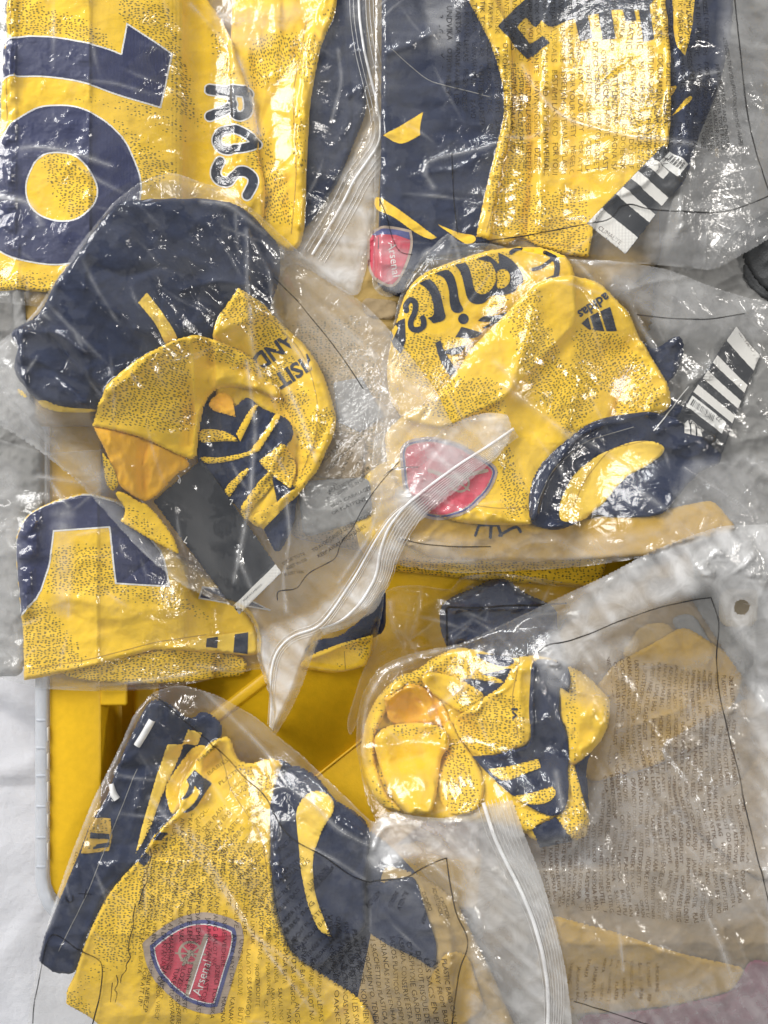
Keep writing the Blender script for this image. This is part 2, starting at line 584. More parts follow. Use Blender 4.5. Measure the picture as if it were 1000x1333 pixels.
def cloth(parent, name, outline, mat='yellow', th=5.0, r=7, folds=(), wr=0.9, wl=44, ws=24, wang=None, dots=None,
          ang=0, sag=6, label=None, seed=None, bridge=0):
    """one puffed piece of cloth laid on everything below it; th, wr in mm, r = edge rounding in px"""
    _ctr[0] += 1
    seed = seed or _ctr[0] + 10
    sh = outline if isinstance(outline, Shape) else poly(outline)
    z0 = z_of(parent)
    i0, i1, j0, j1 = window(sh, z0)
    Tw = T[j0:j1, i0:i1]
    Xn, Yn, sd, used, F = grid_mesh(sh, z0, X0 + G * i0, Y0 + G * j0, i1 - i0, j1 - j0, G)
    d = np.clip(-sd, 0, None)
    r, th = r * .62, th * .75
    t = np.clip(d / r, 0, 1)
    prof = np.sqrt(np.clip(1 - (1 - t) ** 2, 0, 1))
    base = np.maximum(blur(Tw, sag), Tw)
    if bridge: base = np.maximum(softblur(T[max(0,j0-50):j1+50, max(0,i0-50):i1+50], bridge, 300.)[j0-max(0,j0-50):, i0-max(0,i0-50):][:j1-j0, :i1-i0], Tw)
    pp = p_of(Xn, Yn, z0)
    PX, PY = pp[..., 0], pp[..., 1]
    rel = np.zeros(sd.shape)
    if wr:
        wa = (seed * 47) % 180 if wang is None else wang
        n = noise(100 + seed % 7, wl, ws, wa)[j0:j1, i0:i1]
        n2 = noise(200 + seed % 5, wl * .5, ws * .45, wa + 25)[j0:j1, i0:i1]
        rel += 0.9 * wr * (crumple(600 + 3 * (seed % 5), 42)[j0:j1, i0:i1] * 1.5 - .4 + .5 * crumple(630 + 3 * (seed % 4), 17)[j0:j1, i0:i1])
        rel += 0.6 * wr * (0.7 * (1 - 1.4 * np.abs(n) ** 0.8 * 0.6) + 0.32 * n2 + 0.25)
    for fl, amp, wd in folds:
        q = seg_d(PX, PY, smooth(fl, False), False)
        rel += 2.3 * amp * np.exp(-(q / wd) ** 1.4)
    if wr >= 0.5:
        rg = np.random.RandomState(seed * 13 + 5)
        bb = sh.bb
        size = max(bb[2] - bb[0], bb[3] - bb[1])
        nf = int(np.clip((bb[2] - bb[0]) * (bb[3] - bb[1]) / 1500, 2, 16))
        main = rg.uniform(0, 180) if wang is None else -wang
        for _ in range(nf):
            cx, cy = rg.uniform(bb[0], bb[2]), rg.uniform(bb[1], bb[3])
            an = radians(main + rg.randn() * 28)
            ln = rg.uniform(.12, .38) * size
            dx, dy = math.cos(an), math.sin(an)
            bd = rg.uniform(-.3, .3) * ln
            q = seg_d(PX, PY, smooth([(cx - dx * ln, cy - dy * ln), (cx - dy * bd, cy + dx * bd), (cx + dx * ln, cy + dy * ln)], False), False)
            al = np.clip(1.1 - np.hypot(PX - cx, PY - cy) / (ln * 1.05), 0, 1)
            rel += min(wr, 2.2) * rg.uniform(.5, 1.5) * rg.choice([-1.1, 1]) * al * np.exp(-q / rg.uniform(3, 8))
    z = base + 0.0006 + 0.001 * prof * (th + rel)
    z = np.maximum(z, Tw + 0.0005)
    dt = dots_field(dots, PX, PY)
    V = np.stack([Xn[used], Yn[used], z[used]], 1)
    cu = cuv_of(pp, seed, ang)[used]
    o = link_mesh(name, V, F, M[mat], parent, dict(cuv=('FLOAT_VECTOR', cu), dots=('FLOAT', dt[used])))
    T[j0:j1, i0:i1] = np.where(used, np.maximum(Tw, z), Tw)
    if label: o['label'] = label
    return o


def decal(parent, name, sh, mat, off=0.35, res=1.0, dots=None, ang=0, label=None, lift=False):
    """flat print: the shape's own thin mesh, laid over the cloth"""
    _ctr[0] += 1
    seed = _ctr[0]
    if isinstance(sh, str): sh = poly(sh)
    z0 = z_of(parent)
    k = mpp(z0)
    g = res * k
    bb = sh.bb
    x0, y0 = (bb[0] - 3 - 500) * k, (666.5 - bb[3] - 3) * k
    nx, ny = int((bb[2] - bb[0] + 6) / res) + 2, int((bb[3] - bb[1] + 6) / res) + 2
    Xn, Yn, sd, used, F = grid_mesh(sh, z0, x0, y0, nx, ny, g)
    if not len(F): return None
    X, Y = Xn[used], Yn[used]
    Z = samp(T, X, Y) + off * 0.001
    pp = p_of(X, Y, z0)
    o = link_mesh(name, np.stack([X, Y, Z], 1), F, M[mat], parent,
                  dict(cuv=('FLOAT_VECTOR', cuv_of(pp, seed, ang)), dots=('FLOAT', dots_field(dots, pp[:, 0], pp[:, 1])),
                       haze=('FLOAT', np.full(len(X), 0.5)), crinkle=('FLOAT', np.zeros(len(X)))))
    if lift:
        i0, i1, j0, j1 = window(sh, z0)
        xs, ys = np.meshgrid(X0 + G * np.arange(i0, i1), Y0 + G * np.arange(j0, j1))
        q = p_of(xs, ys, z0)
        T[j0:j1, i0:i1] += np.where(sh(q[..., 0], q[..., 1]) < 0.5, off * 0.001, 0)
    if label: o['label'] = label
    return o


HZ = 0.30


def film(parent, name, outline, haze=0.10, creases=(), crink=(), hazes=(), wr=1.3, wl=60, ws=16, wang=0, sag=14,
         gap=1.0, holes=None, back=False, seed=None, crk=0.1, edge=12, ncr=34):
    _ctr[0] += 1
    seed = seed or _ctr[0] + 3
    sh = outline if isinstance(outline, Shape) else poly(outline)
    if holes: sh = sh.minus(holes)
    z0 = z_of(parent)
    i0, i1, j0, j1 = window(sh, z0)
    Tw = T[j0:j1, i0:i1]
    if back:
        step = 2
        i1 -= (i1 - i0) % 2; j1 -= (j1 - j0) % 2
        Tw = T[j0:j1, i0:i1][::2, ::2]
        Xn, Yn, sd, used, F = grid_mesh(sh, z0, X0 + G * i0, Y0 + G * j0, (i1 - i0) // 2, (j1 - j0) // 2, 2 * G)
        z = np.maximum(softblur(T[j0:j1, i0:i1], 36, 200.)[::2, ::2], Tw) + 0.0006
        dd = np.clip(-sd / 30, 0, 1)
        z = np.maximum(Tw + .0006, z)
        full = np.repeat(np.repeat(z, 2, 0), 2, 1); um = np.repeat(np.repeat(used, 2, 0), 2, 1)
        Tf = T[j0:j1, i0:i1]
        T[j0:j1, i0:i1] = np.where(um, np.maximum(Tf, full), Tf)
        pp = p_of(Xn, Yn, z0)
        hz = np.full(sd.shape, haze * HZ * .5); ck = np.full(sd.shape, crk)
    else:
        Xn, Yn, sd, used, F = grid_mesh(sh, z0, X0 + G * i0, Y0 + G * j0, i1 - i0, j1 - j0, G)
        d = np.clip(-sd, 0, None)
        t = np.clip(d / edge, 0, 1)
        prof = t * t * (3 - 2 * t)
        pp = p_of(Xn, Yn, z0)
        PX, PY = pp[..., 0], pp[..., 1]
        hang = softblur(Tw, sag)
        n = noise(300 + seed % 6, wl, ws, wang)[j0:j1, i0:i1]
        n2 = noise(320 + seed % 6, wl * .35, ws * .5, wang + 20)[j0:j1, i0:i1]
        c = crinkle(400 + 3 * (seed % 4), 80, .07)[j0:j1, i0:i1]
        rel = wr * (0.8 * (1 - np.minimum(np.abs(n), 1.6) / 1.6) ** 1.5 + 0.12 * n2 + 0.5 * c)
        ck = np.full(sd.shape, float(crk))
        cz = np.zeros(sd.shape)
        for zn, lv in crink:
            s = poly(zn)(PX, PY)
            f = np.clip(0.5 - s / 24, 0, 1)
            cz = np.maximum(cz, lv * f)
        fine = crinkle(440, 17, .16)[j0:j1, i0:i1]
        rel += cz * 1.3 * fine
        ck = np.maximum(ck * .08, cz * .34)
        hz = np.full(sd.shape, float(haze) * HZ)
        for zn, lv in hazes:
            s = poly(zn)(PX, PY)
            f = np.clip(0.5 - s / 16, 0, 1)
            hz = hz * (1 - f) + lv * (.45 if lv < .2 else 1.3 if lv > .3 else .95) * f
        z = hang + 0.001 * (gap + rel)
        z = np.maximum(z, Tw + 0.0008)
        z = (Tw + 0.0008) * (1 - prof) + z * prof
        for cr_, amp, wd in creases:
            q = seg_d(PX, PY, smooth(cr_, False), False)
            z += 0.001 * amp * np.exp(-q / wd)
            hz = np.maximum(hz, np.exp(-q / wd * 1.2) * 0.30)  # crease highlight painted in as a whitish haze line
        # milky streaks along the pull of the film
        hz = hz * np.clip(1 + .15 * noise(340 + seed % 5, 170, 9, wang + 8)[j0:j1, i0:i1] + .13 * noise(350, 110, 40, wang - 30)[j0:j1, i0:i1], .5, 1.6)
        # long straight creases
        rg = np.random.RandomState(seed * 7 + 1)
        bb = sh.bb
        done = 0
        while done < ncr:
            cx, cy = rg.uniform(bb[0], bb[2]), rg.uniform(bb[1], bb[3])
            if sh(np.array([cx]), np.array([cy]))[0] > -6: 
                continue
            done += 1
            an = radians(-wang + rg.randn() * 38)
            ln = rg.uniform(14, 70)
            dx, dy = math.cos(an), math.sin(an)
            bd = rg.uniform(-.22, .22) * ln
            pts = [(cx - dx * ln, cy - dy * ln), (cx - dy * bd * .6, cy + dx * bd * .6), (cx + dx * ln, cy + dy * ln)]
            q = seg_d(PX, PY, smooth(pts, False), False)
            al = np.clip(1 - np.hypot(PX - cx, PY - cy) / (ln * 1.05), 0, 1)
            am, wc = rg.uniform(.35, 1.1), rg.uniform(1.8, 4.5)
            z += 0.001 * am * al * np.exp(-q / wc)
            hz = np.maximum(hz, al * np.exp(-q / 1.8) * rg.uniform(0.0, .32))  # bright line along the crease put into the haze as well
        # hem: edges of the film look milkier
        hz = np.maximum(hz, 0.22 * np.exp(-d / 1.8))
        z = np.maximum(z, Tw + 0.0007)
        T[j0:j1, i0:i1] = np.where(used, np.maximum(Tw, z), Tw)
    V = np.stack([Xn[used], Yn[used], z[used]], 1)
    o = link_mesh(name, V, F, M['film'], parent,
                  dict(cuv=('FLOAT_VECTOR', cuv_of(pp, seed, wang)[used]), haze=('FLOAT', hz[used]), crinkle=('FLOAT', ck[used])))
    return o


def ribbon(parent, name, line, wd, ht, mat='zip', off=0.4, haze=0.8, up=True):
    """raised bead laid along a line: width wd px, height ht mm"""
    sets = line if isinstance(line, list) else [line]
    VV, FF, base = [], [], 0
    z0 = z_of(parent)
    for ln in sets:
        p = smooth(ln, False, 3) if isinstance(ln, str) else np.asarray(ln)
        s = np.concatenate([[0], np.cumsum(np.hypot(*np.diff(p, axis=0).T))])
        m = max(3, int(s[-1] / 3))
        u = np.linspace(0, s[-1], m)
        p = np.stack([np.interp(u, s, p[:, 0]), np.interp(u, s, p[:, 1])], 1)
        tg = np.gradient(p, axis=0); tg /= np.linalg.norm(tg, axis=1)[:, None] + 1e-9
        nr = np.stack([-tg[:, 1], tg[:, 0]], 1)
        prof = [(-.5, 0), (-.38, .7), (0, 1), (.38, .7), (.5, 0)]
        rows = []
        cz = samp(T, *w_of(p, z0).T)
        cz = np.convolve(np.pad(cz, 3, mode='edge'), np.ones(7) / 7, 'valid')
        for a, h in prof:
            q = w_of(p + nr * a * wd, z0)
            z = np.maximum(samp(T, q[:, 0], q[:, 1]), cz) + 0.001 * (off + h * ht) if h else samp(T, q[:, 0], q[:, 1]) + 0.0001
            rows.append(np.stack([q[:, 0], q[:, 1], z], 1))
        V = np.stack(rows, 1).reshape(-1, 3)
        idx = np.arange(m * 5).reshape(m, 5) + base
        F = np.stack([idx[:-1, :-1], idx[1:, :-1], idx[1:, 1:], idx[:-1, 1:]], -1).reshape(-1, 4)
        base += len(V)
        VV.append(V); FF.append(F)
    V, F = np.concatenate(VV), np.concatenate(FF)
    n = len(V)
    return link_mesh(name, V, F, M[mat], parent, dict(cuv=('FLOAT_VECTOR', np.c_[V[:, :2] * 1400, np.zeros(n)]),
                     haze=('FLOAT', np.full(n, haze)), crinkle=('FLOAT', np.zeros(n)), dots=('FLOAT', np.zeros(n))))


def offset_line(line, d):
    p = smooth(line, False, 2)
    tg = np.gradient(p, axis=0); tg /= np.linalg.norm(tg, axis=1)[:, None] + 1e-9
    return p + np.stack([-tg[:, 1], tg[:, 0]], 1) * (d if np.isscalar(d) else np.interp(np.linspace(0, 1, len(p)), [0, .5, 1], d)[:, None])


_tc = {}


def text2d(s, fat=0.0):
    key, s_ = (s, fat), s
    if key not in _tc:
        cu = bpy.data.curves.new('t', 'FONT')
        cu.body = s
        cu.size = 1.0
        cu.resolution_u = 2
        cu.offset = fat
        ob = bpy.data.objects.new('t', cu)
        me = bpy.data.meshes.new_from_object(ob)
        me.calc_loop_triangles()
        v = np.zeros(len(me.vertices) * 3); me.vertices.foreach_get('co', v)
        t = np.zeros(len(me.loop_triangles) * 3, np.int32); me.loop_triangles.foreach_get('vertices', t)
        _tc[key] = (v.reshape(-1, 3)[:, :2].copy(), t.reshape(-1, 3).copy())
        bpy.data.meshes.remove(me); bpy.data.objects.remove(ob); bpy.data.curves.remove(cu)
    return _tc[key]


def print_text(parent, name, items, mat='print', off=0.45, warp=0.0, wseed=1, wlen=40, clip=None, fat=0.0):
    """items: (string, x, y, angle deg (0 = reads rightwards, 90 = reads downwards), cap height px[, length px])"""
    z0 = z_of(parent)
    VV, FF, b = [], [], 0
    k = mpp(z0)
    for it in items:
        s, x, y, a, h = it[:5]
        v, f = text2d(s, fat)
        if not len(v): continue
        sz = h / 0.72
        sx = sz
        if len(it) > 5: sx = it[5] / max(v[:, 0].max(), 1e-3)
        a = radians(a)
        dx, dy = np.array([math.cos(a), math.sin(a)]), np.array([math.sin(a), -math.cos(a)])
        p = np.array([x, y]) + v[:, :1] * sx * dx + v[:, 1:] * sz * dy
        if warp:
            q = w_of(p, z0)
            n1 = samp(noise(500 + wseed, wlen), q[:, 0], q[:, 1]); n2 = samp(noise(510 + wseed, wlen), q[:, 0], q[:, 1])
            p = p + warp * np.stack([n1, n2], 1)
        if clip is not None:
            c = clip(p[:, 0], p[:, 1]) < 0
            f = f[c[f].all(1)]
            if not len(f): continue
        VV.append(p); FF.append(f + b); b += len(p)
    if not VV: return
    p, F = np.concatenate(VV), np.concatenate(FF)
    u = np.unique(F); mp = np.zeros(len(p), int); mp[u] = np.arange(len(u)); p, F = p[u], mp[F]
    q = w_of(p, z0)
    z = samp(T, q[:, 0], q[:, 1]) + off * 0.001
    o = link_mesh(name, np.c_[q, z], F, M[mat], parent,
                  dict(cuv=('FLOAT_VECTOR', np.c_[p, np.zeros(len(p))]), dots=('FLOAT', np.zeros(len(p)))), smooth_=False)
    if len(items) > 1: o['kind'] = 'stuff'
    return o


def line_print(parent, name, line, wd=1.7, mat='print', off=0.4, wob=1.0):
    sh = stroke(line, wd)
    return decal(parent, name, sh, mat, off=off, res=0.7)


def box(parent, name, x0, x1, y0, y1, z0, z1, mat, bev=0.002, seg=3):
    import bmesh
    bm = bmesh.new()
    bmesh.ops.create_cube(bm, size=1)
    for v in bm.verts:
        v.co.x = x0 if v.co.x < 0 else x1
        v.co.y = y0 if v.co.y < 0 else y1
        v.co.z = z0 if v.co.z < 0 else z1
    if bev: bmesh.ops.bevel(bm, geom=bm.edges[:], offset=bev, segments=seg, affect='EDGES', profile=0.5)
    me = bpy.data.meshes.new(name)
    org = world_loc(parent) if parent is not None else np.zeros(3)
    for v in bm.verts: v.co.x -= org[0]; v.co.y -= org[1]; v.co.z -= org[2]
    for f in bm.faces: f.smooth = True
    bm.to_mesh(me); bm.free()
    me.materials.append(M[mat])
    o = bpy.data.objects.new(name, me)
    COL.objects.link(o)
    if parent is not None: o.parent = parent
    return o


def quad_pt(Q, s, t):
    """bilinear point of a quad TL,TR,BR,BL: s across 0..1, t along 0..1"""
    Q = np.array(Q, float)
    return (1 - t) * ((1 - s) * Q[0] + s * Q[1]) + t * ((1 - s) * Q[3] + s * Q[2])


def quad_poly(Q, s0, s1, t0, t1, rnd=0):
    pts = [quad_pt(Q, *a) for a in ((s0, t0), (s1, t0), (s1, t1), (s0, t1))]
    if rnd:
        o = []
        for i in range(4):
            p, a, b = pts[i], pts[i - 1], pts[(i + 1) % 4]
            for q, f in ((a, 1), (a, .4), (b, .4), (b, 1)):
                dd = q - p
                o.append(p + dd / np.linalg.norm(dd) * rnd * f)
        pts = o
    return 'px ' + ' '.join('%.2f,%.2f!' % tuple(p) for p in pts)


# ================================================================== SETTING: bed sheet and the two bins
def bed():
    g = 0.006
    xs = np.arange(-1.3, 1.3, g); ys = np.arange(-1.5, 1.5, g)
    X, Y = np.meshgrid(xs, ys)
    z = 0.006 * np.sin(X * 9 + 3 * np.sin(Y * 5)) * np.sin(Y * 6 + 1) - 0.006
    pp = p_of(X, Y, 0.0)
    z += 0.0025 * np.exp(-np.abs(np.sin(X * 14 + 2.2 * np.sin(Y * 9) + Y * 6)) * 5) + 0.0012 * np.sin(X * 61 + 4 * np.sin(Y * 23)) * np.sin(Y * 47 + 2 * np.sin(X * 19))
    for ln, a, wd in (('px -60,900 0,930 45,960 80,990', -9, 16), ('px -60,880 0,900 60,925', 9, 22),
                      ('px -60,1010 10,1010 48,990', 5, 16), ('px -60,1030 20,1022 60,1030', -5, 7),
                      ('px -40,1130 40,1100', 3, 30), ('px -80,1230 30,1290 60,1400', 5, 30)):
        q = seg_d(pp[..., 0], pp[..., 1], smooth(ln, False), False)
        z += 0.001 * a * np.exp(-(q / wd) ** 1.7)
    ny, nx = X.shape
    i = np.arange(nx * ny).reshape(ny, nx)
    F = np.stack([i[:-1, :-1], i[:-1, 1:], i[1:, 1:], i[1:, :-1]], -1).reshape(-1, 4)
    o = link_mesh('bedsheet', np.stack([X.ravel(), Y.ravel(), z.ravel()], 1), F, M['sheet'], None,
                  dict(cuv=('FLOAT_VECTOR', np.stack([pp[..., 0].ravel(), pp[..., 1].ravel(), np.zeros(nx * ny)], 1)),
                       dots=('FLOAT', np.zeros(nx * ny))))
    o['kind'] = 'structure'


bed()

ZR, ZF = 0.098, 0.045      # yellow rim and floor heights
kr = mpp(ZR)
wx = lambda p, z=ZR: (p - 500) * mpp(z)
wy = lambda p, z=ZR: (666.5 - p) * mpp(z)


def ring(parent, name, loops, mat, attrs=False):
    """skin of nested rounded-rectangle loops (x0,x1,y0,y1,r,z) given in metres"""
    V, m = [], 0
    for (a, b, c, d, r, z) in loops:
        pts = []
        for cx, cy, s in ((b - r, d - r, 0), (a + r, d - r, 90), (a + r, c + r, 180), (b - r, c + r, 270)):
            for q in range(7):
                t = radians(s + 15 * q)
                pts.append((cx + r * math.cos(t), cy + r * math.sin(t), z))
        m = len(pts); V += pts
    F = []
    for l in range(len(loops) - 1):
        for i in range(m):
            j = (i + 1) % m
            F.append((l * m + i, l * m + j, (l + 1) * m + j, (l + 1) * m + i))
    return link_mesh(name, V, F, M[mat], parent)


yb = thing('yellow_bin', 'bright yellow plastic bin with a wide flat rim, holding the bagged jerseys', 'bin', (500, 560), 0.0)
XL, XR = wx(64), wx(1120)
YB, YT = wy(1185), wy(-120)
fl = wx(131) - wx(64)
rim_loops = [(XL + .006, XR - .006, YB + .006, YT - .006, .03, 0.012), (XL, XR, YB, YT, .032, 0.05), (XL, XR, YB, YT, .032, ZR - .003),
             (XL + .001, XR - .001, YB + .001, YT - .001, .031, ZR - .001), (XL + .003, XR - .003, YB + .003, YT - .003, .03, ZR)]
ring(yb, 'outer_wall', rim_loops, 'bin')
ring(yb, 'rim', [(XL + .003, XR - .003, YB + .003, YT - .003, .03, ZR), (XL + fl - .002, XR - fl + .002, YB + fl - .002, YT - fl + .002, .022, ZR),
                 (XL + fl, XR - fl, YB + fl, YT - fl, .02, ZR - .002)], 'bin')
wi = [(XL + fl + d, XR - fl - d, YB + fl + d, YT - fl - d, .02, z) for d, z in
      ((0, ZR - .002), (.006, ZF + .006), (.008, ZF + .002), (.012, ZF))]
ring(yb, 'inner_wall', wi, 'bin')
box(yb, 'floor_panel', XL + fl + .01, XR - fl - .01, YB + fl + .01, YT - fl - .01, ZF - .003, ZF, 'bin', 0)
box(yb, 'corner_tab', wx(129), wx(165), wy(919), wy(880), ZR - .008, ZR - .001, 'bin', .0025)
# second step of the inner wall, seen beside the tab
box(yb, 'wall_step', wx(172, .06), wx(205, .06), wy(1150, .06), wy(880, .06), ZF, ZF + .012, 'bin', .006)


def bar(parent, name, a, b, wd, z0, z1, mat='bin'):
    a, b = w_of(a, z1), w_of(b, z1)
    d = b - a; L = np.linalg.norm(d); d /= L; n = np.array([-d[1], d[0]])
    hw = wd * SREF / 2
    pr = [(-1.5, z0), (-1, z1 - .001), (-.75, z1), (.75, z1), (1, z1 - .001), (1.5, z0)]
    V = []
    for t in (a, b):
        for s, z in pr: V.append((*(t + n * s * hw), z))
    F = [(i, i + 1, i + 7, i + 6) for i in range(5)]
    return link_mesh(name, V, F, M[mat], parent)


bar(yb, 'floor_rib', (262, 948), (360, 872), 13, ZF - .001, ZF + .0028)
bar(yb, 'floor_rib', (398, 1022), (520, 925), 3, ZF - .001, ZF + .002)
# sloped floor panel to the lower right of the seam
zs = ZF + 0.001
pa = [w_of(p, zs) for p in ((399, 1023), (521, 926), (620, 1010), (500, 1110))]
link_mesh('floor_ramp', [(*pa[0], zs), (*pa[1], zs), (*pa[2], zs + .012), (*pa[3], zs + .012)], [(0, 1, 2, 3)], M['bin'], yb)

cb = thing('clear_box', 'frosted clear plastic storage box around the yellow bin, standing on the white sheet', 'storage box', (500, 560), 0.0)
CX, CX2, CY, CY2 = wx(47, .10), wx(1140), wy(1212, .10), wy(-140)
ring(cb, 'outer_wall', [(CX + .012, CX2 - .012, CY + .012, CY2 - .012, .04, 0.004), (CX + .004, CX2, CY + .004, CY2, .045, 0.08),
                        (CX, CX2, CY, CY2, .048, .092), (CX, CX2, CY, CY2, .048, .104)], 'clear')
ring(cb, 'rim', [(CX, CX2, CY, CY2, .048, .104), (CX + .0015, CX2, CY + .0015, CY2, .047, .1055),
                 (CX + .0098, CX2, CY + .0098, CY2, .04, .1055), (CX + .0103, CX2, CY + .0103, CY2, .04, .100)], 'clear')
ring(cb, 'inner_wall', [(CX + .0103, CX2, CY + .0103, CY2, .04, .100), (CX + .0105, CX2, CY + .0105, CY2, .04, .06)], 'clear')
for yy in (972, 1008, 1048, 1088, 1126, 936):
    box(cb, 'rim_rib', CX + .0012, CX + .0100, wy(yy + 1.5), wy(yy - 1.5), .1052, .1068, 'clear', .0004, 1)
for yy, hh in ((955, 9), (990, 10), (1030, 13), (1068, 9), (1107, 11)):
    box(cb, 'rim_slot', CX + .0102, CX + .0117, wy(yy + hh), wy(yy - hh), .097, .1040, 'cardwhite', .0004, 1)

# height map of the bins
gx, gy = np.meshgrid(X0 + G * np.arange(NX), Y0 + G * np.arange(NY))
inb = (gx > CX) & (gy > CY)
T[:] = np.maximum(0, 0.1065 - 0.45 * np.hypot(np.clip(CX - gx, 0, None), np.clip(CY - gy, 0, None)))
inn = (gx > XL + fl) & (gy > YB + fl)
T[inb] = 0.1065
T[inn] = ZF + 0.002
T[(gx > wx(129)) & (gx < wx(165)) & (gy > wy(919)) & (gy < wy(880))] = ZR

def seam(parent, line, mat='gold', wd=1.1):
    decal(parent, 'seam', stroke(line, wd), mat, off=.25, res=.6)


# ================================================================== LOWER LAYERS
exec_parts = True


def fold_layer(name, label, cat, px, z, pieces):
    t = thing(name, label, cat, px, z)
    for a in pieces: cloth(t, *a[0], **a[1])
    return t


# heap that lifts the upper half: folded jerseys lying under the others
u0 = thing('packed_jersey', 'flattened yellow-tan jersey lying under the bags in the middle of the bin, dulled by film', 'jersey', (450, 480), ZF)
for k in range(3):
    T[:] = T
cloth(u0, 'body', 'px 20,-40 700,-40 900,60 880,330 760,420 740,700 560,735 380,700 330,560 60,560 20,300', 'tan', th=60, r=40, wr=2,
      dots=[('px 380,430 470,420 520,600 420,640 380,560', .8, 14), ('px 360,690 470,640 480,760 400,800', .8, 14)])
cloth(u0, 'sleeve', 'px 455,640 500,600 720,670 800,700 780,765 640,757 560,748 500,742 470,720', 'yellow', th=14, r=20, wr=2,
      dots=[('px 490,725 700,725 700,760 490,760', .9), ('px 690,720 800,720 800,760 700,760', .7)])
cloth(u0, 'collar', 'px 436,503! 472,496! 500,545! 470,566! 442,553!', 'grey', th=1.5, r=4, wr=1)
cloth(u0, 'inner_fold', 'px 425,565 478,572 472,628 408,622', 'brown', th=2, r=5, wr=1.5)
cloth(u0, 'inner_fold', 'px 390,628 482,622 486,672 398,700', 'grey', th=2, r=6, wr=1.5)
cloth(u0, 'cuff', 'D2 455,400! 500,245 580,200 655,210 660,420! 560,430', 'gold', th=8, r=8, wr=1.5)
cloth(u0, 'inner_fold', 'px 470,395 520,400 515,425 475,420', 'brown', th=2, r=5, wr=1.5)
u1 = thing('grey_packing_sheet', 'crumpled grey packing plastic filling the right edge of the bin', 'packing sheet', (960, 350), ZF)
cloth(u1, 'sheet_body', 'px 840,-40 1060,-40 1060,760 830,760 800,600 850,400', 'grey', th=58, r=30, wr=6, wl=60, ws=30)
u1b = thing('grey_packing_sheet', 'crumpled grey packing plastic along the left edge beside the number 16 jersey', 'packing sheet', (10, 450), 0.10)
cloth(u1b, 'sheet_body', 'px -60,-40 40,-40 40,300 60,560 60,700 30,880 -60,885', 'grey', th=5, r=14, wr=5, wl=60, ws=26)
# dark case at the right edge
dc = thing('dark_case', 'dark grey moulded plastic case at the right edge, between two bags', 'case', (985, 330), 0.09)
cloth(dc, 'shell', 'px 955,308! 972,292 1000,275 1060,250 1060,400 995,382 975,360 966,335', 'charcoal', th=14, r=12, wr=0)
cloth(dc, 'lower_edge', 'px 966,338 978,362 996,384 1060,400 1060,410 990,392 966,366', 'charcoal', th=4, r=4, wr=0)

# stuff under the big lower-right bag
u2 = thing('packed_jersey', 'flattened brownish jersey pressed under the large cloudy bag at lower right', 'jersey', (850, 1100), ZF)
cloth(u2, 'body', 'px 640,960 700,840 800,760 880,700 1060,700 1060,1380 600,1380 620,1120', 'brown', th=52, r=44, wr=2.5, wl=80, ws=40)
cloth(u2, 'hem', 'H8 150,500 400,570 640,650 850,700 820,780 640,840 440,870 200,885 100,700', 'gold', th=4, r=8, wr=1)
cloth(u2, 'side_panel', 'H8 270,885 440,876 600,850 800,792 860,660 1000,700 1050,1020 250,1050', 'plum', th=3, r=10, wr=1.4)
cloth(u2, 'collar', 'G4 540,400 640,380 700,480 760,600 840,740 1080,800 1080,860 800,820 700,690 640,650 600,500', 'grey', th=4, r=10, wr=1)
cloth(u2, 'yoke', 'G4 420,430 540,420 610,560 640,650 540,600 400,620 330,560', 'tan', th=3, r=8, wr=1)
cloth(u2, 'cuff', 'G4 760,430 840,400 900,560 880,700 800,620', 'tan', th=3, r=10, wr=1)
cloth(u2, 'inner_fold', 'px 720,950 790,860 880,810 960,860 930,950 840,990 760,1010', 'gold', th=3, r=9, wr=1.5)
cloth(u2, 'inner_fold', 'px 850,960 960,900 1060,930 1060,1080 960,1120 880,1060', 'brown', th=3, r=12, wr=2)
u2b = thing('grey_packing_sheet', 'grey plastic bunched beneath the hang hole of the cloudy bag', 'packing sheet', (960, 760), 0.09)
cloth(u2b, 'sheet_body', 'px 880,692 940,680 1060,680 1060,960 1000,930 950,860 900,780', 'grey', th=4, r=14, wr=3)

cloth(u2b, 'sheet_fold', 'px 935,765 985,765 985,815 935,815', 'beige', th=2, r=4, wr=0)
# navy folded jersey in its own bag, behind
hb = thing('folded_navy_jersey', 'small folded navy jersey deep between the middle and lower bags', 'jersey', (650, 800), ZF)
cloth(hb, 'body', 'G3 490,270 560,220 640,190 760,130 840,130 920,200 1100,280 1100,560 640,560 540,520 490,400', 'navy', th=26, r=16, wr=2,
      folds=[('G3 500,280 700,280 1000,280', 2, 6)])
hbb = thing('zip_bag', 'small clear bag around the folded navy jersey, black outline printed on it', 'bag', (640, 800), 0.07)
film(hbb, 'front_film', 'G3 180,230 240,180 380,170 560,200 600,120 800,105 1000,130 1300,180 1200,560 760,560 560,540 400,600 250,640 130,720 60,900 20,980 0,900 80,640 160,480',
     haze=0.10, wr=1.4, creases=[('G3 390,180 385,300 340,440', 1.2, 3), ('G3 560,200 600,130 800,108 1000,135', 1, 3),
                                  ('G3 230,260 250,400 330,450 380,540', 1, 4)], crink=[('G3 210,230 380,200 360,420 230,430', .7)])
line_print(hbb, 'printed_outline', 'G3 530,600 525,280! 700,285 870,270 1000,272 1150,262', 2.4)

gpy = 666.5 - gy / mpp(.09)
_f = np.clip((gpy - 1060) / 80, 0, 1)
T[:] = np.maximum(T, T * (1 - _f) + _f * np.maximum(softblur(T, 44, 120.), blur(T, 50)))

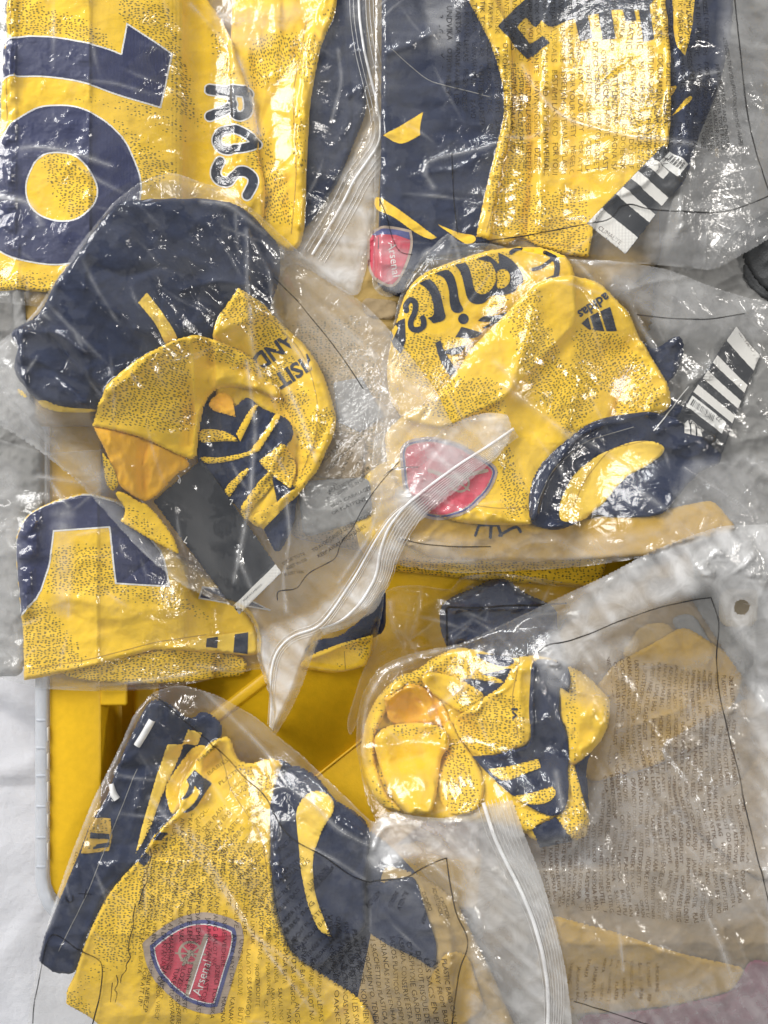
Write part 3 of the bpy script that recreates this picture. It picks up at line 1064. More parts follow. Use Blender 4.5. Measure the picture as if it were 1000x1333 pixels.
# ================================================================== BAG + JERSEY E (number 7, middle left)
ZE = 0.125
bE = thing('zip_bag', 'clear bag around the jersey with the big cropped navy number at the left edge', 'bag', (180, 760), ZE)
outE = 'px -40,560 60,590 200,580 330,600 440,640 500,745 500,790 488,850 470,880 440,884 400,877 330,880 250,896 180,903 110,902 50,899 0,888 -40,880'
film(bE, 'back_film', outE, haze=0.08, back=True)
jE = thing('football_jersey', 'yellow jersey with a large cropped navy number, lying over the rim of the bin', 'jersey', (180, 770), ZE)
cloth(jE, 'lower_layer', 'G1 300,620 480,570 700,540 950,480 1200,560 1260,600 1240,680 850,700 500,680 320,650', 'yellow', th=3, r=5, wr=.8, dots=1.0)
cloth(jE, 'side_panel', 'G2 560,530 620,480 750,470 900,340 960,240 1010,180 1010,420 960,470 850,490 700,560 590,600', 'navy', th=8, r=8, wr=1.4)
cloth(jE, 'hem', 'G2 550,600 600,560 760,500 870,470 940,448! 935,540 900,625! 800,655 700,665 600,645 540,640', 'yellow', th=7, r=7, wr=.8,
      dots=[('G2 750,490 940,440 940,560 880,600 870,545 780,530', 1.0), ('G2 730,600 800,610 800,660 740,650', .6)], ang=30)
cloth(jE, 'body', 'px 17,700 30,672 60,654 110,640 155,652 215,715 300,785 330,828 332,862 300,861 262,856 200,848 120,868 60,882 27,888! 25,805 19,740', 'yellow',
      th=12, r=10, wr=1.5, wl=70, ws=26, wang=-12,
      dots=['G1 270,-40 580,-40 600,170 860,190 1010,320 1100,380 1010,350 860,290 600,230 380,210 230,215', 'G1 95,340 200,230 260,280 330,400 450,560 430,590 200,640 130,640 110,500'],
      folds=[('px 60,770 140,790 240,800', 1.5, 14), ('px 90,800 200,850', -1.2, 12)])
numE = poly('px 19,700 30,674 60,656 110,642 155,655 207,722 215,765! 148,760! 140,686! 69,691! 63,735 50,775 25,804! 20,750', 1)
decal(jE, 'number_outline', numE.grow(1.2), 'white', off=.3, res=1.2)
decal(jE, 'number', numE.grow(-1.0), 'number', off=.55, res=1.2)
n2 = poly('px 250,783! 254,768! 290,772! 345,800! 300,792!', 1)
decal(jE, 'number_outline', n2.grow(1.0), 'white', off=.3)
decal(jE, 'number', n2.grow(-1.0), 'number', off=.55)
cloth(jE, 'stripe_panel', 'G2 -60,475 40,462 180,440 330,430 335,560 250,562 100,535 -40,520', 'pale', th=1.5, r=3, wr=.4)
seam(jE, 'px 40,872 120,858 200,838 260,832')
seam(jE, 'G2 785,545 790,640')
decal(jE, 'stripe', 'G2 45,467! 102,460! 98,522! 42,512!', 'letter')
decal(jE, 'stripe', 'G2 192,448! 265,437! 261,556! 185,546!', 'letter')
film(bE, 'front_film', outE, haze=0.06, wr=1.5, wl=120, ws=26, wang=-8, edge=10,
     creases=[('G1 40,0 60,300 90,520', 1.2, 3), ('G1 100,720 400,705 560,700 1000,650', 1.2, 4), ('G1 360,130 350,330', .8, 3), ('px 88,660 72,640 64,625', 1.2, 3),
              ('G2 0,610 150,650 330,655', 1.2, 4), ('G2 560,640 760,690 900,700', 1, 4), ('px 50,620 110,630 165,600', 1.2, 4)],
     crink=[('G1 480,540 760,500 960,640 900,720 560,720', 1.0), ('G1 0,360 90,380 110,640 30,640', .7), ('G1 300,400 420,400 460,560 340,540', .4)],
     hazes=[('px -40,600 20,600 24,800 28,890 -40,890', .22), ('px 25,880 120,862 250,870 330,880 200,905 40,902', .17), ('px 70,660 92,660 90,800 72,800', .2)])
# ================================================================== BAG + JERSEY A (16 ROS, top left)
ZA = 0.122
bA = thing('zip_bag', 'clear bag around the number 16 jersey, its zip edge twisted into a cloudy flap', 'bag', (250, 180), ZA)
outA = 'px -40,-40 330,-40 470,-40 500,-40 499,60 497,140 496,200 490,270 478,340 466,384 440,372 400,345 375,335 340,400 200,420 60,405 -40,392'
film(bA, 'back_film', outA, haze=0.08, back=True)
jA = thing('football_jersey', 'yellow jersey with navy number 16 and the letters ROS, lying flat at the top left', 'jersey', (180, 190), ZA)
cloth(jA, 'side_panel', 'px 428,-30 474,-30 478,60 476,140 440,230 400,290 385,300 380,200 395,60', 'navy', th=9, r=10, wr=2.2, wl=60, ws=14, wang=80)
cloth(jA, 'sleeve', 'px 300,-30 440,-30 436,14 418,50 409,95 403,130 399,200 396,290 388,320 370,322 320,300 300,200 296,90', 'yellow', th=11, r=9, wr=2.2, wl=70, ws=22, wang=78,
      dots=['A2 340,165 540,150 670,185 620,430 540,380 460,390 400,410 340,430 290,440 270,260', 'A2 330,620 390,660 400,780 470,900 500,1010 540,1150 400,1150 300,1000 380,850', ('A2 500,520 590,580 585,900 540,900 510,700', .7), ('A2 650,10 770,10 740,100 700,110', .7)],
      folds=[('A2 520,400 540,600 560,900', 2.5, 12), ('A2 420,40 440,200 420,380', 2, 14), ('A2 340,300 330,620', -2.5, 14)], ang=70)
cloth(jA, 'body', 'px 22,-30 250,-30 283,10 300,45 312,85 326,120 334,160 336,200 345,240 340,300 300,340 260,395 200,395 100,390 40,384 -30,384 -30,240 8,200 13,120 19,60', 'yellow',
      th=8, r=9, wr=1.1, wl=90, ws=40, wang=-20,
      dots=['px 22,0 45,8 80,30 120,40 140,55 162,76 158,80 110,68 60,60 17,62', 'px 160,5 225,12 235,60 245,100 252,150 225,146 222,75 175,42 163,40', ('px 70,128 130,140 180,140 235,148 245,188 200,168 150,152 90,138', .55),
            'px 150,160 185,185 235,222 195,250 180,240 175,195', 'px 62,215 100,208 132,240 137,290 100,295 82,262', 'px -20,352 60,364 90,374 90,390 -20,390',
            ('px 270,28 295,42 302,80 312,112 285,106 272,60', .75), 'px 290,140 330,160 342,215 325,225 322,190 295,170', ('px 250,130 270,150 265,170 248,160', .4)],
      folds=[('px 190,240 300,240 340,260', 1.5, 14), ('px 250,130 300,180', 1, 10)])
seam(jA, 'px 398,20 380,120 386,220 378,300')
seam(jA, 'px 30,-10 26,60 22,120 20,200')
one = poly('A1 45,270! 150,248 260,245 350,250 480,275 600,300 655,322! 682,160! 907,293! 850,584! 760,567 640,540 520,500 400,470 270,455 170,458 100,465 45,482!')
six = poly('px 87,148 62,150 42,160 22,175 12,193 5,208 0,230 -15,275 -15,305 0,330 25,344 50,350 80,354 120,350 160,330 185,290 191,242 182,217 170,190 150,170 125,155 105,149')
sixh = poly('px 87,210 70,212 57,222 50,237 45,252 47,270 57,285 75,294 95,297 112,293 127,280 135,262 132,245 120,225 105,213')
for s, h in ((one, None), (six, sixh)):
    o_ = s if h is None else s.minus(h)
    i_ = s.grow(-2.0) if h is None else s.grow(-2.0).minus(h.grow(2.0))
    decal(jA, 'number_outline', o_, 'white', off=.3, res=1.1)
    decal(jA, 'number', i_, 'number', off=.6, res=1.1)
LR = union(stroke('A2 82,440! 284,466!', 13), stroke('A2 276,455! 291,530 284,575 250,596 218,590 203,548! 200,465!', 10.5), stroke('A2 205,530! 84,582!', 12.5)).both(poly('A2 60,400! 320,400! 320,620! 60,620!'))
LO = stroke('A2 118,690 150,656 220,658 280,685 335,735! 290,758 220,768 150,760 118,725', 10.5, True)
LS = stroke('A2 135,820 108,870 125,920 180,935 212,895 262,878 312,905 318,950 285,1010', 12)
for s in (LR, LO, LS):
    decal(jA, 'letter_outline', s.grow(1.9), 'white', off=.3, res=.8)
    decal(jA, 'letter', s, 'letter', off=.6, res=.8)
film(bA, 'front_film', outA, haze=0.045, wr=1.2, wl=120, ws=30, wang=-15, edge=10, crk=.1,
     creases=[('px 250,8 280,35 300,60', 1.2, 3), ('px 283,5 300,50 320,100 336,170', 1.2, 4), ('A1 160,820 260,810 420,840 600,900', 1.0, 3), ('px 497,120 455,215 410,300 385,340', 1.6, 4),
              ('C1 0,60 200,90 260,200', .7, 4), ('px 440,60 445,100 432,150', 1.0, 3)],
     crink=[('A1 640,330 800,360 790,480 660,440', .5), ('C1 0,100 250,100 480,200 300,400 60,330', .45), ('px 0,395 60,400 60,420 0,420', .6), ('A2 760,820 860,800 960,900 880,940', .8)],
     hazes=[('px 450,-40 500,-40 497,120 470,120 455,60', .25), ('px 497,115 470,190 425,260 380,330 465,385 490,270 497,200', .36), ('px 262,0 400,0 340,60 300,60', .22), ('px 300,60 322,110 340,170 330,180 300,120', .2),
            ('px 405,30 478,20 480,140 420,250 405,200', .13), ('px -40,-40 18,-40 14,200 -40,250', .12)])
zA = 'px 466,-30 468,20 474,60 484,100 492,130 496,155 494,180 480,200 462,225 450,250 428,290 405,327'
ribbon(bA, 'zip_bead', zA, 3.4, 1.1, haze=.9)
ribbon(bA, 'zip_ribbing', [offset_line(zA, d) for d in (-9, -14, -19, 7, 12)], 1.3, .5, haze=.35)

# ================================================================== BAG + JERSEY B (top right)
ZB = 0.122
bB = thing('zip_bag', 'clear bag with dense black warning text around the top right jersey', 'bag', (750, 160), ZB)
outB = 'px 489,-40 1060,-40 1060,260 1000,312 930,352 862,346 800,340 740,338 690,330 620,345 560,360 505,385 484,372 487,300 488,100'
film(bB, 'back_film', outB, haze=0.1, back=True)
jB = thing('football_jersey', 'yellow and navy jersey upside down at the top right, sponsor letters cropped by the frame', 'jersey', (720, 170), ZB)
cloth(jB, 'right_sleeve', 'px 850,-30 958,-30 950,50 932,120 905,185 888,240 870,262 850,250 845,120', 'navy', th=9, r=10, wr=2.2, wl=50, ws=18, wang=75)
decal(jB, 'stripe', 'B2 490,-80 615,-80 585,150 545,325! 500,300 485,180', 'yellow', dots=[('B2 560,-60 640,-60 560,300 500,300', 1.0)])
decal(jB, 'stripe', 'B2 440,490 505,478 485,520 450,556', 'yellow')
decal(jB, 'stripe', 'B2 470,640! 560,530 592,540 520,610', 'yellow')
cloth(jB, 'left_sleeve', 'px 497,-30 640,-30 668,40 672,150 650,250 640,316 600,330 556,335 525,385 490,370 496,200', 'navy', th=9, r=10, wr=2.0, wl=60, ws=20, wang=-25,
      folds=[('px 495,70 540,50 560,40', 2, 10), ('px 510,130 560,140', -1.5, 8), ('px 560,220 600,215 640,190', 2, 9)])
decal(jB, 'stripe', 'B1 -5,688! 100,630 207,556! 188,640 190,682! 110,732 60,727', 'yellow', off=.5)
decal(jB, 'stripe', 'D1 -50,-10 0,20 130,110 278,220! 245,236 150,190 60,120 -50,70', 'yellow', off=.5)
decal(jB, 'stripe', 'D1 275,145! 400,200 480,205 485,245 440,262! 380,225', 'yellow', off=.5)
cloth(jB, 'front_panel', 'px 598,-30 860,-30 866,60 868,150 864,200 854,228 836,250 800,262 776,285 769,331! 735,326 700,315 680,300 664,316 621,304! 632,250 647,190 658,145 657,110 650,80 638,45', 'yellow',
      th=8, r=8, wr=1.5, wl=60, ws=28, wang=60,
      dots=['B1 630,640 780,560 760,720 780,1000 760,1200 560,1200 545,980 600,750', ('B1 620,300 760,320 790,540 640,620', .95), 'B2 -60,200 200,350 300,450 440,480 470,650 430,800 330,950 290,720 150,600 60,450',
            'D1 700,0 1060,-40 1080,330 800,290 720,230 700,100', ('B1 860,100 900,150 800,300 760,260', .8), 'B2 330,100 440,60 450,300 380,200'],
      folds=[('px 697,-10 700,60 693,120 697,200 690,300', -3.5, 8), ('px 712,60 706,200 704,290', 2, 10), ('px 740,60 720,100 690,130', 1.5, 12)])
seam(jB, 'px 640,300 670,306 700,308 760,320')
seam(jB, 'px 666,40 672,110 664,180 648,250 634,300')
seam(jB, 'px 510,60 560,100 640,120', 'grey')
em = union(poly('N1 298,60! 345,5 385,-30! 450,-30 430,20 402,52! 375,28! 350,55! 385,95! 418,75! 438,96! 378,138!'), poly('N1 395,-30 705,-30 695,25 640,36 600,26 540,32 480,36 440,58 415,40'),
           poly('N1 498,10! 530,10! 545,95! 515,97!'), poly('N1 558,20! 590,20! 600,105! 568,105!'), poly('N1 615,10! 645,10! 652,62! 625,62!'), poly('N1 655,-10! 683,-10! 694,118! 668,120!')).both(poly('px 610,-30! 863,-30! 863,90! 610,90!'))
decal(jB, 'sponsor_lettering', em, 'letter', off=.5)
# small orange figure between the letters
cres = poly('px 478,305! 486,291 510,290 536,296! 539,314 532,340 518,368 506,372 488,362 478,345')
decal(jB, 'crest', cres, 'crestrim', off=.4, res=.7)
cr_ = decal(jB, 'crest_field', cres.grow(-3.4), 'red', off=.6, res=.7)
decal(jB, 'crest_band', cres.grow(-3.4).both(poly('px 470,280! 545,280! 545,312! 515,302! 470,300!')), 'crestblue', off=.75, res=.7)
print_text(jB, 'crest_lettering', [('Arsenal', 505, 312, 82, 11)], 'cardwhite', off=.9)
# swing ticket
QB = [(856, 197), (892, 230), (815, 331), (765, 288)]


def ticket(parent, Q, stripes, sticker, endw, lab, logo=None, txt=None):
    c = cloth(parent, 'swing_ticket', quad_poly(Q, 0, 1, 0, 1, 4), 'card', th=1.2, r=1.5, wr=0, sag=16, label=lab)
    for a, b in stripes:
        decal(c, 'white_stripe', quad_poly(Q, 0.02, .98, a, b), 'cardwhite', off=.25, res=.8)
    if endw:
        decal(c, 'white_end', quad_poly(Q, 0.01, .99, *endw, 3), 'cardwhite', off=.25, res=.8)
    if sticker:
        s0, s1, t0, t1 = sticker
        decal(c, 'barcode_sticker', quad_poly(Q, s0, s1, t0, t1, 1.5), 'white', off=.4, res=.6)
        bars = None
        rr = np.random.RandomState(4)
        s = s0 + .05
        lim = s0 + (s1 - s0) * .66
        while s < lim:
            wv = rr.choice([.012, .02, .028])
            q = poly(quad_poly(Q, s, s + wv, t0 + .02, t1 - .035), 0)
            bars = q if bars is None else bars.plus(q)
            s += wv + rr.choice([.012, .02])
        decal(c, 'barcode', bars, 'print', off=.55, res=.45)
    return c


tB = ticket(jB, QB, [(.32, .42), (.52, .62)], None, (.80, 1.0), 'charcoal swing ticket with white stripes, its end pointing down left')
decal(tB, 'white_stripe', quad_poly(QB, .02, .6, .14, .23), 'cardwhite', off=.25, res=.8)
decal(tB, 'barcode_sticker', quad_poly([(866, 205), (889, 222), (876, 238), (853, 218)], 0, 1, 0, 1, 1.5), 'white', off=.5, res=.6)
bb_ = None
for k_ in range(11):
    q = poly(quad_poly([(866, 205), (889, 222), (876, 238), (853, 218)], .1 + k_ * .075, .135 + k_ * .075 + .02 * (k_ % 2), .12, .62), 0)
    bb_ = q if bb_ is None else bb_.plus(q)
decal(tB, 'barcode', bb_, 'print', off=.65, res=.45)
print_text(tB, 'ticket_lettering', [('CLIMALITE', 779, 296, 39, 5.5)], 'brownprint', off=.5)
film(bB, 'front_film', outB, haze=0.085, wr=1.5, wl=90, ws=26, wang=-10, edge=10, crk=.2,
     creases=[('B1 230,830 300,800 500,760 610,725', 2.2, 3), ('B1 230,830 210,880 260,960', 1.2, 3), ('B1 730,320 780,420 880,540 1000,630', 2.0, 3.5), ('B2 0,630 140,690 300,745 500,780 700,815', 2.4, 4),
              ('B2 540,480 600,430 720,405', 1.6, 4), ('B1 640,700 780,700 860,650', 1.3, 3), ('D2 670,200 665,380', 1.6, 3), ('D2 560,200 620,100 660,90', 1.3, 3), ('B2 900,400 960,520 1000,560', 1.6, 4),
              ('D2 690,400 780,250 850,180', 1.2, 4), ('px 484,374 530,350 560,320', 1.2, 3)],
     crink=[('B1 480,720 600,720 600,800 500,800', .9), ('B1 760,860 900,840 960,1000 800,1000', .6), ('D2 420,20 700,0 760,100 640,200 480,120', .5), ('B2 860,0 1000,0 1000,500 900,420', .5), ('B1 20,600 460,580 400,900 40,900', .5)],
     hazes=[('px 940,-40 1060,-40 1060,300 930,352 860,346 870,280 925,180', .24), ('px 545,-40 610,-40 590,60 560,60', .25), ('px 490,-40 540,-40 560,60 500,130', .14), ('px 850,270 900,260 930,352 840,342', .2), ('px 484,300 505,385 560,362 560,340', .2)])
W = ['OSUTUDA LAPSED', 'ISPEEJAMA VEIKALS', 'BESTAMI LAS KAD', 'BUTI PAVOJUNGA', 'NEPALIKITE ARTI', 'TAVOJI PLASTOVY', 'HOIDKE KILEKOTT', 'TUKEHTUMISVAARA', 'MUOVIPUSSI VOI OLLA', 'FOR ATT UNDVIKA',
     'KVAVNINGSRISK', 'OPBEVAR DENNE POSE', 'DZIECI TOREBKA', 'PLASTIKOVE SACKY', 'MEGELOZESE ERDEKEBEN', 'DO DOJENCKOV IN', 'ZADUSENI NEBEZPECI', 'PREDOIDITE NEVARNOST', 'ANNANTE STAN', 'MAGNA ISAS', 'FOR YOUR SAFETY',
     'PUNGILE DIN PLASTIC', 'POT FI PERICULOASE', 'OTROK VRECKO HRANITE', 'TAVOL TARTSA', 'KARTAKER JAGA', 'KANAK-KANAK LEMAS', 'BAWAH UMUR', 'PLASTIK TORBALAR', 'COCUKLARDAN UZAK']


def block(x0, x1, step, y0, y1, ang, cap, seed, vary=20, gap=0, words=W, lean=0, curve=None):
    rr = np.random.RandomState(seed)
    out = []
    x = x0
    while x < x1:
        y = y0 + rr.uniform(-vary, vary) * .5
        while y < y1 - 20:
            s = words[rr.randint(len(words))]
            ln = len(s) * cap * .86
            out.append((s, x + lean * (y - y0), y, ang, cap, ln))
            y += ln + cap * 1.2 + rr.uniform(0, vary * .5)
        x += step
    return out


cl = poly('px 590,-10 866,-10 868,225 800,225 700,225 650,180 580,120 570,20')
print_text(bB, 'warning_text', block(572, 880, 10.6, -30, 240, 90, 6.6, 3), warp=1.6, wseed=1, wlen=45, clip=cl)
print_text(bB, 'warning_text', block(868, 915, 11, -20, 235, 92, 6.3, 8, lean=-.02), warp=1.6, wseed=2, clip=poly('px 860,-20 960,-20 950,120 935,205 860,200'))
print_text(bB, 'warning_text', [('ATTENTION: TO AVOID SUFFOCATION, KEEP THIS WRAPPER', 935, 55, 79, 5.8, 140), ('AWAY FROM BABIES AND CHILDREN.', 925, 90, 80, 5.8, 110),
                                ('POUR EVITER TOUT RISQUE', 921, 118, 78, 5.8, 82), ('D\'ETOUFFEMENT GARDER HORS', 911, 95, 80, 5.8, 105), ('LA PORTEE DES BEBES ET DES', 922 - 17, 115, 79, 5.8, 88),
                                ('PARA EVITAR EL RIESGO DE', 897, 118, 77, 5.8, 90)], warp=1.2, wseed=3)
line_print(bB, 'printed_outline', 'px 953,-20 956,30 960,65 966,110 975,165 985,200 1003,245', 1.9)
line_print(bB, 'printed_outline', 'px 590,318 640,310 690,302 740,293 795,287 805,272! 818,267 840,276 880,281 920,280 950,276 980,264 1010,250', 1.9)
line_print(bB, 'printed_outline', 'px 589,195 592,260 597,300', 1.5)
line_print(bB, 'printed_outline', 'px 494,255 503,275 510,305 520,326 537,328', 1.5)

# ================================================================== BAG + JERSEY D (middle right)
ZD = 0.132
bD = thing('zip_bag', 'clear bag around the jersey with upside-down sponsor lettering, middle right', 'bag', (750, 530), ZD)
outD = 'px 488,560 500,480 520,380 548,330 575,305 586,296 600,312 640,311 720,332 800,338 868,350 930,372 975,384 1060,395 1060,700 930,694 880,705 830,728 760,740 700,744 600,748 520,738 498,725 478,660'
film(bD, 'back_film', outD, haze=0.1, back=True)
jD = thing('football_jersey', 'yellow jersey folded upside down showing sponsor lettering and a navy cuff, middle right', 'jersey', (690, 510), ZD)
cloth(jD, 'under_sleeve', 'px 560,640 700,680 830,670 930,650 960,690 860,722 700,734 560,728 510,700 520,640', 'gold', th=5, r=10, wr=2)
decal(jD, 'small_lettering', union(stroke('F3 480,790! 500,735! 560,735', 3.5), stroke('F3 560,800! 565,735! 600,735! 620,790', 4), stroke('F3 610,790 700,735 720,770', 4)), 'letter', off=.4)
cloth(jD, 'hood', 'D2 270,880 360,740 430,810 560,720 600,790 560,920 480,1020 560,1100 740,1140 780,1260 640,1400 430,1330 320,1020', 'navy', th=8, r=9, wr=3, wl=20, ws=10)
cloth(jD, 'back_panel', 'px 503,480 506,455 512,430 522,395 530,372 552,350 590,335 640,320 700,314 735,324 750,345 755,420 660,520 580,560 530,550 508,520', 'yellow', th=12, r=12, wr=1.2,
      dots=['D1 30,880 100,720 480,750 560,870 440,1000 320,1050 150,980', 'D1 130,480 300,340 450,310 640,290 680,330 640,480 560,560 540,640 640,620 680,480 480,560 400,380 250,430 150,560', ('D1 180,420 300,420 330,600 240,640 180,700 120,600', .9)],
      folds=[('D1 640,620 560,700 470,790 390,920', -3, 10), ('D1 100,500 60,700 40,900', -2, 9)], ang=15)
decal(jD, 'sleeve_stripe', 'D1 30,730! 60,660! 110,640! 115,760! 90,830! 50,790!', 'letter', off=.4)
decal(jD, 'sleeve_stripe', 'D1 40,700! 62,670! 75,690! 50,745!', 'yellow', off=.7)
LET = union(stroke('D1 118,600 112,570 140,540 168,560 165,610 138,660 145,700 185,705 215,680 205,640', 7.5),
            poly('D1 185,460! 235,435 270,460 300,520 315,590 332,650 262,668! 230,640! 265,630 262,570 240,500'),
            poly('D1 265,410! 330,385 365,410 385,470 395,550 425,598 400,615 360,610 345,560 345,500 320,430'),
            poly('D1 370,365! 430,350 450,380 465,440 475,490 500,515 530,515 560,500 600,440 580,380 560,350! 485,335! 540,315 575,330 610,370 600,300! 650,320 700,360 730,410 738,460 700,470 700,500 640,520 560,520 540,560 480,570 440,545 425,480 405,400').minus(
                poly('D1 590,395 640,380 668,420 660,465 620,490 590,480 600,440')),
            stroke('D1 670,300 690,282 720,275', 6), stroke('D1 850,300 890,320 912,370 905,425', 7), stroke('D1 785,388 830,378 880,340', 5), stroke('D1 900,425 860,440', 4),
            disc(605, 411, 7), poly('D1 378,740! 410,685! 525,716! 480,750'), poly('D1 495,655! 530,625 600,628 660,595 640,640 590,665 540,695 520,690! 580,655 540,660'),
            poly('D1 272,770! 300,755! 315,810 350,860 385,915! 350,948! 305,880 285,830'), poly('D1 310,815 350,800 435,780! 410,830 340,835'))
decal(jD, 'sponsor_lettering', LET, 'letter', off=.5, res=.8)
cloth(jD, 'front_panel', 'px 500,560 530,535 560,520 580,500 597,480 617,447 640,425 660,405 680,383 700,364 725,357 760,357 785,366 803,386 822,402 838,435 858,468 880,506 880,526 862,540 830,545 790,556 760,570 735,600 712,640 700,683 650,684 600,681 560,668 530,645 505,610', 'yellow',
      th=13, r=14, wr=1.3, wl=70, ws=26, wang=50, ang=-30,
      dots=['D1 640,640 800,470 830,560 745,815 680,760', 'D1 690,790 790,590 890,720 940,860 1000,900 1060,1100 900,1150 760,1000', 'F3 -20,60 200,-60 600,-30 640,140 520,170 380,220 240,160', 'F3 590,430 660,280 700,420 765,580 770,660 690,710 640,690 620,560',
            'F3 780,0 1000,-40 1020,280 880,160 830,100', 'D2 10,690 230,720 330,800 430,980 250,1040 0,1000', 'F4 0,-20 150,-40 120,120 60,200 0,245', 'F4 250,60 420,-20 480,60 400,150 230,150'],
      folds=[('px 700,365 690,430 660,520 650,600', 3, 16), ('px 740,365 760,440 750,520', 2, 16), ('F4 230,150 260,40 300,-60', -4, 9), ('px 575,560 600,590', 2, 12)])
ad = union(poly('D2 40,672! 75,640! 95,700! 85,705!', 0), poly('D2 85,635! 125,615! 165,712! 110,705!', 0), poly('D2 135,612! 185,590! 228,712! 175,712!', 0))
decal(jD, 'sponsor_mark', ad, 'letter', off=.5, res=.7)
print_text(jD, 'mark_lettering', [('adidas', 790, 379, 146, 13)], 'letter', off=.6, fat=.03)
cloth(jD, 'cuff', 'px 691,683 690,645 698,616 715,593 740,572 768,550 800,539 845,534 880,540 915,552 950,575 948,602 915,613 890,640 872,662 850,673 800,674 775,668 752,684 725,692', 'navy', th=9, r=10, wr=1.2,
      folds=[('px 700,660 720,610 770,570 830,555', 2, 10)])
cloth(jD, 'cuff_lining', 'px 730,677 733,650 752,615 785,590 830,572 860,573 873,586 850,605 825,616 808,632 795,650 780,664 768,676 755,680 742,680', 'pale', th=2.5, r=6, wr=1.4)
cloth(jD, 'cuff_fold', 'px 835,640 860,632 880,645 872,664 850,674 838,662', 'navy', th=4, r=6, wr=.8)
crD = poly('px 520,585 528,572 560,566 600,575 640,600! 652,612 640,640 610,668 575,679 545,672 525,640')
decal(jD, 'crest', crD, 'crestrim', off=.5)
decal(jD, 'crest_field', crD.grow(-7), 'red', off=.7)
decal(jD, 'crest_band', crD.grow(-3.5).minus(crD.grow(-6)), 'crestblue', off=.75)
decal(jD, 'crest_cannon', union(disc(600, 628, 13).minus(disc(600, 628, 10)), disc(600, 628, 3), stroke('px 560,612 590,622 635,612', 5), stroke('px 590,620 612,638', 2), stroke('px 592,638 610,618', 2)).both(crD.grow(-9)), 'crestrim', off=.9, res=.7)
print_text(jD, 'crest_lettering', [('Arsenal', 572, 652, -38, 14)], 'cardwhite', off=.95)
QD = [(966, 420), (999, 460), (948, 590), (884, 545)]
seam(jD, 'F4 0,640 60,500 200,330 380,290', 'gold')
seam(jD, 'px 700,655 722,610 768,572 830,554', 'grey')
seam(jD, 'px 560,640 600,655 650,662 690,660')
tD = ticket(jD, QD, [(.30, .38), (.46, .54), (.61, .69)], (.04, .86, .72, .84), (0, .15), 'charcoal swing ticket with white stripes and price sticker')
decal(tD, 'maker_mark', union(poly('F4 580,200! 605,180! 612,258! 582,250!', 0), poly('F4 615,205! 635,200! 640,265! 618,258!', 0), poly('F4 645,225! 665,235! 672,270! 648,266!', 0)), 'cardwhite', off=.5, res=.5)
print_text(tD, 'ticket_lettering', [('adidas', 921.5, 559, 222, 6.5)], 'cardwhite', off=.55)
print_text(tD, 'sticker_lettering', [('22,', 949, 544, 222, 6)], 'print', off=.65)
print_text(tD, 'end_lettering', [('CLIMALITE', 993, 452, 232, 5)], 'brownprint', off=.6)
ribbon(tD, 'cord', 'px 905,500 880,530 854,560', 1.6, .8, 'cord', off=.3)
film(bD, 'front_film', outD, haze=0.06, ncr=50, wr=1.6, wl=100, ws=24, wang=-40, edge=12, crk=.2, sag=18,
     creases=[('D1 580,880 640,930 700,1010', 1.6, 4), ('F3 620,0 700,60 860,170 1000,290', 2.0, 4), ('D2 10,350 80,440 140,490', 1.8, 3), ('D2 100,360 300,370 460,380 570,400', 2, 4), ('D2 285,500 420,460 560,450 700,380', 1.8, 3.5),
              ('D2 285,510 300,600 360,700 430,800', 1.6, 3), ('D2 600,500 660,600 720,640', 1.6, 3), ('D2 830,480 880,580 980,700', 1.8, 3), ('F4 580,435 700,520 880,640 920,700', 1.6, 3), ('F4 0,250 150,340 300,450', 1.6, 3),
              ('F4 340,560 480,660 600,780', 1.2, 4), ('F3 0,920 200,940 400,930 640,900 1000,920', 2, 5), ('F3 700,860 780,820 900,830', 1.6, 4), ('px 586,297 597,320 600,335', 1.2, 3), ('px 548,332 586,297', 1.2, 3),
              ('F4 700,430 800,400 880,420 1000,400', 1.2, 3), ('F4 920,520 960,660 1000,660', 1.3, 3)],
     crink=[('D2 180,700 330,720 460,900 420,1000 280,900', 1.0), ('D2 0,560 230,600 240,720 60,720', .55), ('F4 60,230 180,200 200,290 60,280', .8), ('F4 740,400 1000,380 1000,680 900,640', .9), ('D1 640,560 820,500 780,800 660,760', .45), ('D2 80,380 280,440 260,520 120,500', .8),
            ('F4 260,480 340,470 330,560', .8), ('F3 40,760 300,780 280,900 60,900', .6), ('F3 700,800 1000,760 1000,900 700,900', .6), ('F3 640,0 1000,250 1000,300 800,180', .5)],
     hazes=[('px 790,338 868,350 1060,395 1060,420 960,440 880,430 830,400 790,370', .26), ('px 480,690 520,700 800,695 900,680 860,722 700,744 520,738', .24), ('px 900,600 1060,590 1060,700 930,694 850,722 860,680', .2),
            ('px 520,330 600,312 740,330 740,360 600,345', .16), ('px 488,560 520,540 530,640 500,700 478,660', .22)])
line_print(bD, 'printed_outline', 'D2 330,630 500,650 700,655 790,640 900,620', 1.6)
line_print(bD, 'printed_outline', 'F3 80,805 200,835 380,850 560,848', 1.5)
line_print(bD, 'printed_outline', 'F3 0,475 40,440 110,430 180,430', 1.5)

